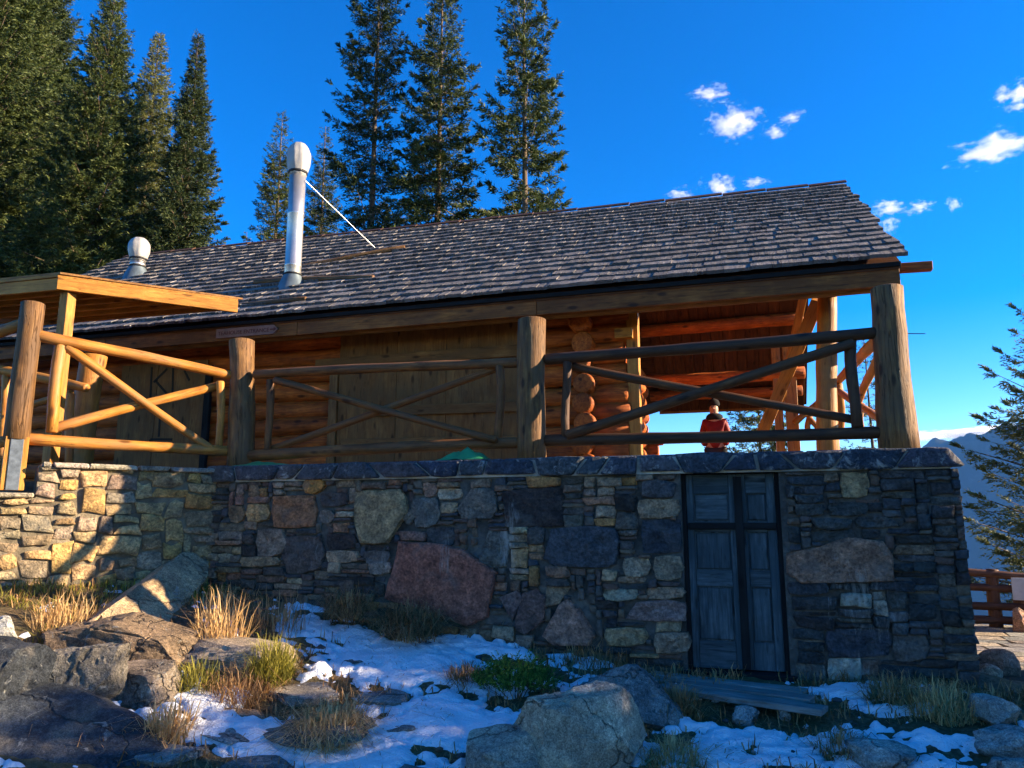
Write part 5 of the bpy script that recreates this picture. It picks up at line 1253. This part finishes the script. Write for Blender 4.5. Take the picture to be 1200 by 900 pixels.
# ================================================================== patio, fence, panel
pr_ = random.Random(31)
pat = tag(link('patio', pyd('patio', [(1.75, 8.9, -.075), (6.5, 8.9, -.075), (6.5, 12.75, -.075), (1.75, 12.75, -.075), (1.75, 8.9, -.5), (6.5, 8.9, -.5), (6.5, 12.75, -.5), (1.75, 12.75, -.5)], [(0, 1, 2, 3), (0, 4, 5, 1), (1, 5, 6, 2), (2, 6, 7, 3), (3, 7, 4, 0)]), M['mortar_warm']), kind='structure')
rowy = 9.0; ri_ = 0
while rowy < 12.7:
    hgt = pr_.uniform(.28, .45); x = 1.8
    while x < 5.0:
        w = pr_.uniform(.35, .75); g_ = .018
        pl = [(x + g_ + pr_.uniform(-.05, .05), rowy + g_), (x + w * .5, rowy + g_ - pr_.uniform(0, .04)), (x + w - g_ + pr_.uniform(-.04, .04), rowy + g_), (x + w - g_, rowy + hgt - g_ + pr_.uniform(-.03, .02)), (x + w * .4, rowy + hgt - g_), (x + g_, rowy + hgt - g_ + pr_.uniform(-.03, .02))]
        cx_, cy_ = x + w / 2, rowy + hgt / 2; zt = pr_.uniform(.012, .022)
        v = [(a - cx_, b - cy_, zt) for a, b in pl] + [(( a - cx_) * 1.02, (b - cy_) * 1.02, -.02) for a, b in pl]
        link('flagstone', fixn(pyd('flagstone', v, [tuple(range(6))] + [(i, (i + 1) % 6, 6 + (i + 1) % 6, 6 + i) for i in range(6)])), M['stone_plain'], pat, Matrix.Translation((cx_, cy_, -.075)), vary(pr_.choice([(.34, .29, .21), (.40, .33, .22), (.28, .26, .22)]), pr_, .2))
        x += w
    rowy += hgt
YF = 12.55
ff = lambda px, py: on_y(px, py, YF)
fen = thing('rail_fence', (3.2, YF, -.07), 'reddish brown post and rail fence at the edge of the sunlit patio', 'fence')
FR = M['fence_red']
for y0, y1 in ((671, 677), (689, 693), (708, 712), (727, 730)):
    seg('rail', (1115, y0 - 1), (1290, y1 + 3), .055, FR, fen, ff)
for px in (1168, 1292):
    b0, t0 = ff(px, 741), ff(px - 3, 668); log('post', (b0.x, YF + .06, -.1), (t0.x, YF + .06, t0.z), .085, .08, FR, fen)
b0, t0 = ff(1200, 741), ff(1197, 676); log('post', (b0.x, YF + .06, -.1), (t0.x, YF + .06, t0.z), .085, .08, FR, fen)
a_, b_ = on_y(1186, 690, YF - .1), on_y(1222, 691, YF - .1); o = board('notice_panel', tuple(a_), tuple(b_), .30, .02, M['panel_white'], None, Vector((0, -1, 0))); tag(o, 'plain pale notice panel fixed on the rail fence', 'panel')
p = on_y(1196, 730, YF - .25); boulder('reddish stone block standing before the rail fence', Vector((p.x, YF - .3, .02)), (.16, .14, .22), (0, 0, .3), 150, (.28, .15, .10), sub=3)

# ================================================================== person on the terrace
def skin_mesh(name, joints, edges, sub=2):
    me = bpy.data.meshes.new(name); me.from_pydata([j[0] for j in joints], edges, []); o = bpy.data.objects.new('tmp_skin', me); COL.objects.link(o)
    md = o.modifiers.new('s', 'SKIN'); md.use_smooth_shade = True
    for i, j in enumerate(joints): me.skin_vertices[0].data[i].radius = j[1] if isinstance(j[1], tuple) else (j[1], j[1])
    me.skin_vertices[0].data[0].use_root = True
    o.modifiers.new('d', 'SUBSURF').levels = sub; bpy.context.view_layer.update()
    r_ = bpy.data.meshes.new_from_object(o.evaluated_get(bpy.context.evaluated_depsgraph_get())); bpy.data.objects.remove(o); r_.name = name; return smooth(r_)
pp = on_y(836, 468, 14.2); base = Vector((pp.x, 14.2, 1.78)); HT = pp.z - 1.78
per = thing('person', tuple(base), 'person in a red winter jacket and dark knit hat standing on the terrace', 'person')
k_ = HT / 1.80; J = lambda x, y, z, r_: ((x * k_, y * k_, z * k_), r_ * k_ if not isinstance(r_, tuple) else tuple(q * k_ for q in r_))
bj = [J(0, 0, .95, (.15, .11)), J(0, 0, 1.15, (.145, .10)), J(0, 0, 1.38, (.14, .10)), J(0, 0, 1.50, (.07, .07)), J(0, -.02, 1.60, (.085, .10)), J(0, -.02, 1.70, (.085, .10)),
      J(-.16, 0, 1.40, .060), J(-.22, .02, 1.14, .048), J(-.16, -.09, .96, .042), J(.16, 0, 1.40, .060), J(.22, .02, 1.14, .048), J(.16, -.09, .96, .042),
      J(-.10, 0, .88, .095), J(-.11, -.01, .48, .068), J(-.12, .02, .08, .05), J(-.13, -.14, .035, .04), J(.10, 0, .88, .095), J(.11, -.01, .48, .068), J(.12, .02, .08, .05), J(.13, -.14, .035, .04)]
be = [(0, 1), (1, 2), (2, 3), (3, 4), (4, 5), (2, 6), (6, 7), (7, 8), (2, 9), (9, 10), (10, 11), (0, 12), (12, 13), (13, 14), (14, 15), (0, 16), (16, 17), (17, 18), (18, 19)]
bmx = Matrix.Translation(base)
body = link('body', skin_mesh('body', bj, be), M['skin'], per, bmx)
jj = [J(0, 0, .84, (.165, .14)), J(0, 0, 1.12, (.155, .13)), J(0, 0, 1.34, (.165, .13)), J(0, 0, 1.46, (.10, .10)), J(-.165, 0, 1.38, .082), J(-.225, .02, 1.13, .070), J(-.17, -.10, .95, .062), J(.165, 0, 1.38, .082), J(.225, .02, 1.13, .070), J(.17, -.10, .95, .062)]
link('jacket', skin_mesh('jacket', jj, [(0, 1), (1, 2), (2, 3), (2, 4), (4, 5), (5, 6), (2, 7), (7, 8), (8, 9)]), M['jacket_red'], body, bmx)
tj = [J(0, 0, .92, (.165, .13)), J(-.10, 0, .84, .115), J(-.11, -.01, .48, .088), J(-.12, .02, .09, .075), J(.10, 0, .84, .115), J(.11, -.01, .48, .088), J(.12, .02, .09, .075)]
link('trousers', skin_mesh('trousers', tj, [(0, 1), (1, 2), (2, 3), (0, 4), (4, 5), (5, 6)]), M['trousers'], body, bmx)
link('beanie', lathe([(1.675, .098), (1.70, .108), (1.74, .104), (1.785, .08), (1.805, .035), (1.815, .03), (1.835, .045), (1.86, .04), (1.875, .015)], 18), M['knit_black'], body, bmx @ Matrix.Diagonal((k_, k_, k_, 1)))
hm = lathe([(1.42, .13), (1.46, .15), (1.50, .14), (1.535, .10)], 18, .08, 3); link('scarf', hm, M['knit_black'], body, bmx @ Matrix.Diagonal((k_, k_ * .9, k_, 1)))
fv = []
nose = lathe([(0, .016), (.02, .012), (.035, .004)], 8); link('nose', nose, M['skin'], body, bmx @ Matrix.Translation((0, -.105 * k_, 1.62 * k_)) @ Matrix.Rotation(R(90), 4, 'X'))
for sx_ in (-1, 1):
    link('eye', lathe([(-.006, .004), (0, .010), (.006, .004)], 8), M['knit_black'], body, bmx @ Matrix.Translation((sx_ * .034 * k_, -.108 * k_, 1.645 * k_)) @ Matrix.Rotation(R(90), 4, 'X'))
link('mouth', board_mesh(.05, .008, .006, .001), M['jacket_red'], body, bmx @ Matrix.Translation((-.025, -.106 * k_, 1.572 * k_)))

# ================================================================== clouds (small fair-weather puffs, far above the haze)
def cloud_mat():
    m = bpy.data.materials.new('cloud_vapour'); m.use_nodes = True; nt = m.node_tree; nt.nodes.clear()
    out = nt.nodes.new('ShaderNodeOutputMaterial'); pv_ = nt.nodes.new('ShaderNodeVolumePrincipled')
    pv_.inputs['Color'].default_value = (.99, .99, .99, 1); pv_.inputs['Anisotropy'].default_value = .2
    tc = nt.nodes.new('ShaderNodeTexCoord'); oi = nt.nodes.new('ShaderNodeObjectInfo')
    ln_ = nt.nodes.new('ShaderNodeVectorMath'); ln_.operation = 'LENGTH'; nt.links.new(tc.outputs['Object'], ln_.inputs[0])
    ad = nt.nodes.new('ShaderNodeVectorMath'); ad.operation = 'ADD'; nt.links.new(tc.outputs['Object'], ad.inputs[0]); sc_ = nt.nodes.new('ShaderNodeVectorMath'); sc_.operation = 'SCALE'; sc_.inputs['Scale'].default_value = .013; nt.links.new(oi.outputs['Location'], sc_.inputs[0]); nt.links.new(sc_.outputs[0], ad.inputs[1])
    nz_ = nt.nodes.new('ShaderNodeTexNoise'); nz_.inputs['Scale'].default_value = 2.0; nz_.inputs['Detail'].default_value = 5; nz_.inputs['Roughness'].default_value = .62; nt.links.new(ad.outputs[0], nz_.inputs['Vector'])
    m1 = nt.nodes.new('ShaderNodeMath'); m1.operation = 'MULTIPLY_ADD'; nt.links.new(nz_.outputs['Fac'], m1.inputs[0]); m1.inputs[1].default_value = 3.4; m1.inputs[2].default_value = -1.15
    m2 = nt.nodes.new('ShaderNodeMath'); m2.operation = 'SUBTRACT'; nt.links.new(m1.outputs[0], m2.inputs[0]); nt.links.new(ln_.outputs['Value'], m2.inputs[1])
    m3 = nt.nodes.new('ShaderNodeMath'); m3.operation = 'MULTIPLY'; m3.use_clamp = False; nt.links.new(m2.outputs[0], m3.inputs[0]); m3.inputs[1].default_value = .035
    m4 = nt.nodes.new('ShaderNodeMath'); m4.operation = 'MAXIMUM'; nt.links.new(m3.outputs[0], m4.inputs[0]); m4.inputs[1].default_value = 0
    nt.links.new(m4.outputs[0], pv_.inputs['Density']); nt.links.new(pv_.outputs[0], out.inputs['Volume']); return m
M['cloud'] = cloud_mat()
def cloud(label, px, py, wpx, hpx, y, tilt=0.0):
    c = on_y(px, py, y); sc = (c - CAMP).length / math.hypot(F, 1) * .5
    bm = bmesh.new(); bmesh.ops.create_icosphere(bm, subdivisions=3, radius=1.15); me = bpy.data.meshes.new('cloud'); bm.to_mesh(me); bm.free(); me.materials.append(M['cloud'])
    mx = Matrix.Translation(c) @ Matrix.Rotation(-math.atan2(c.x, c.y), 4, 'Z') @ Matrix.Rotation(tilt, 4, 'Y') @ Matrix.Diagonal((wpx * sc * 1.22, max(wpx, hpx) * sc * 1.0, hpx * sc * 1.25, 1))
    tag(link('cloud', me, None, None, mx), label, 'cloud', 'small white clouds in the blue sky')
CL = [('small flat white cloud above the heart-shaped one', 832, 110, 44, 16, 2600), ('largest round white cloud, roughly heart shaped', 860, 144, 56, 34, 2600), ('small white cloud just right of the heart-shaped one', 909, 155, 28, 14, 2600), ('thin faint cloud wisp above the small white cloud', 927, 138, 30, 8, 2700),
      ('white cloud touching the roof ridge, left of two', 798, 228, 30, 16, 3000), ('ragged white cloud over the roof ridge', 843, 218, 36, 26, 3000), ('thin wisp right of the ragged ridge cloud', 885, 214, 28, 10, 3000), ('small puff just beyond the roof gable', 1040, 243, 34, 16, 3000), ('thin puff right of the gable cloud', 1077, 243, 28, 12, 3000),
      ('tiny isolated upright puff', 1117, 239, 14, 16, 3000), ('faint wisp low beside the gable edge', 1041, 264, 20, 18, 3000), ('bright cloud cut by the right frame edge', 1196, 111, 40, 26, 2600), ('long ragged white cloud at the right', 1163, 175, 70, 24, 2600)]
for lb, px, py, w, h, y in CL: cloud(lb, px, py, w, h, y)
cloud('long thin white cloud streak low over the far mountains', 1120, 509, 120, 8, 12000, -.02)
cloud('bright end of the thin cloud streak beside the near spruce', 1180, 505, 110, 9, 12300, -.02)
cloud('faint lower cloud streak over the far mountains', 1195, 528, 60, 5, 12500)

# ================================================================== haze
bm = bmesh.new(); box_faces(bm, (-9500, -9500, -640), (9500, 9500, 780)); bmesh.ops.recalc_face_normals(bm, faces=bm.faces)
me = bpy.data.meshes.new('haze'); bm.to_mesh(me); bm.free()
hm_ = bpy.data.materials.new('haze_air'); hm_.use_nodes = True; nt = hm_.node_tree; nt.nodes.clear()
out = nt.nodes.new('ShaderNodeOutputMaterial'); pv_ = nt.nodes.new('ShaderNodeVolumePrincipled'); pv_.inputs['Color'].default_value = (.13, .40, 1, 1); pv_.inputs['Density'].default_value = 3.0e-5; pv_.inputs['Anisotropy'].default_value = .2
nt.links.new(pv_.outputs[0], out.inputs['Volume'])
tag(link('haze', me, hm_), 'thin blue air haze filling the valley', 'haze', kind='stuff')
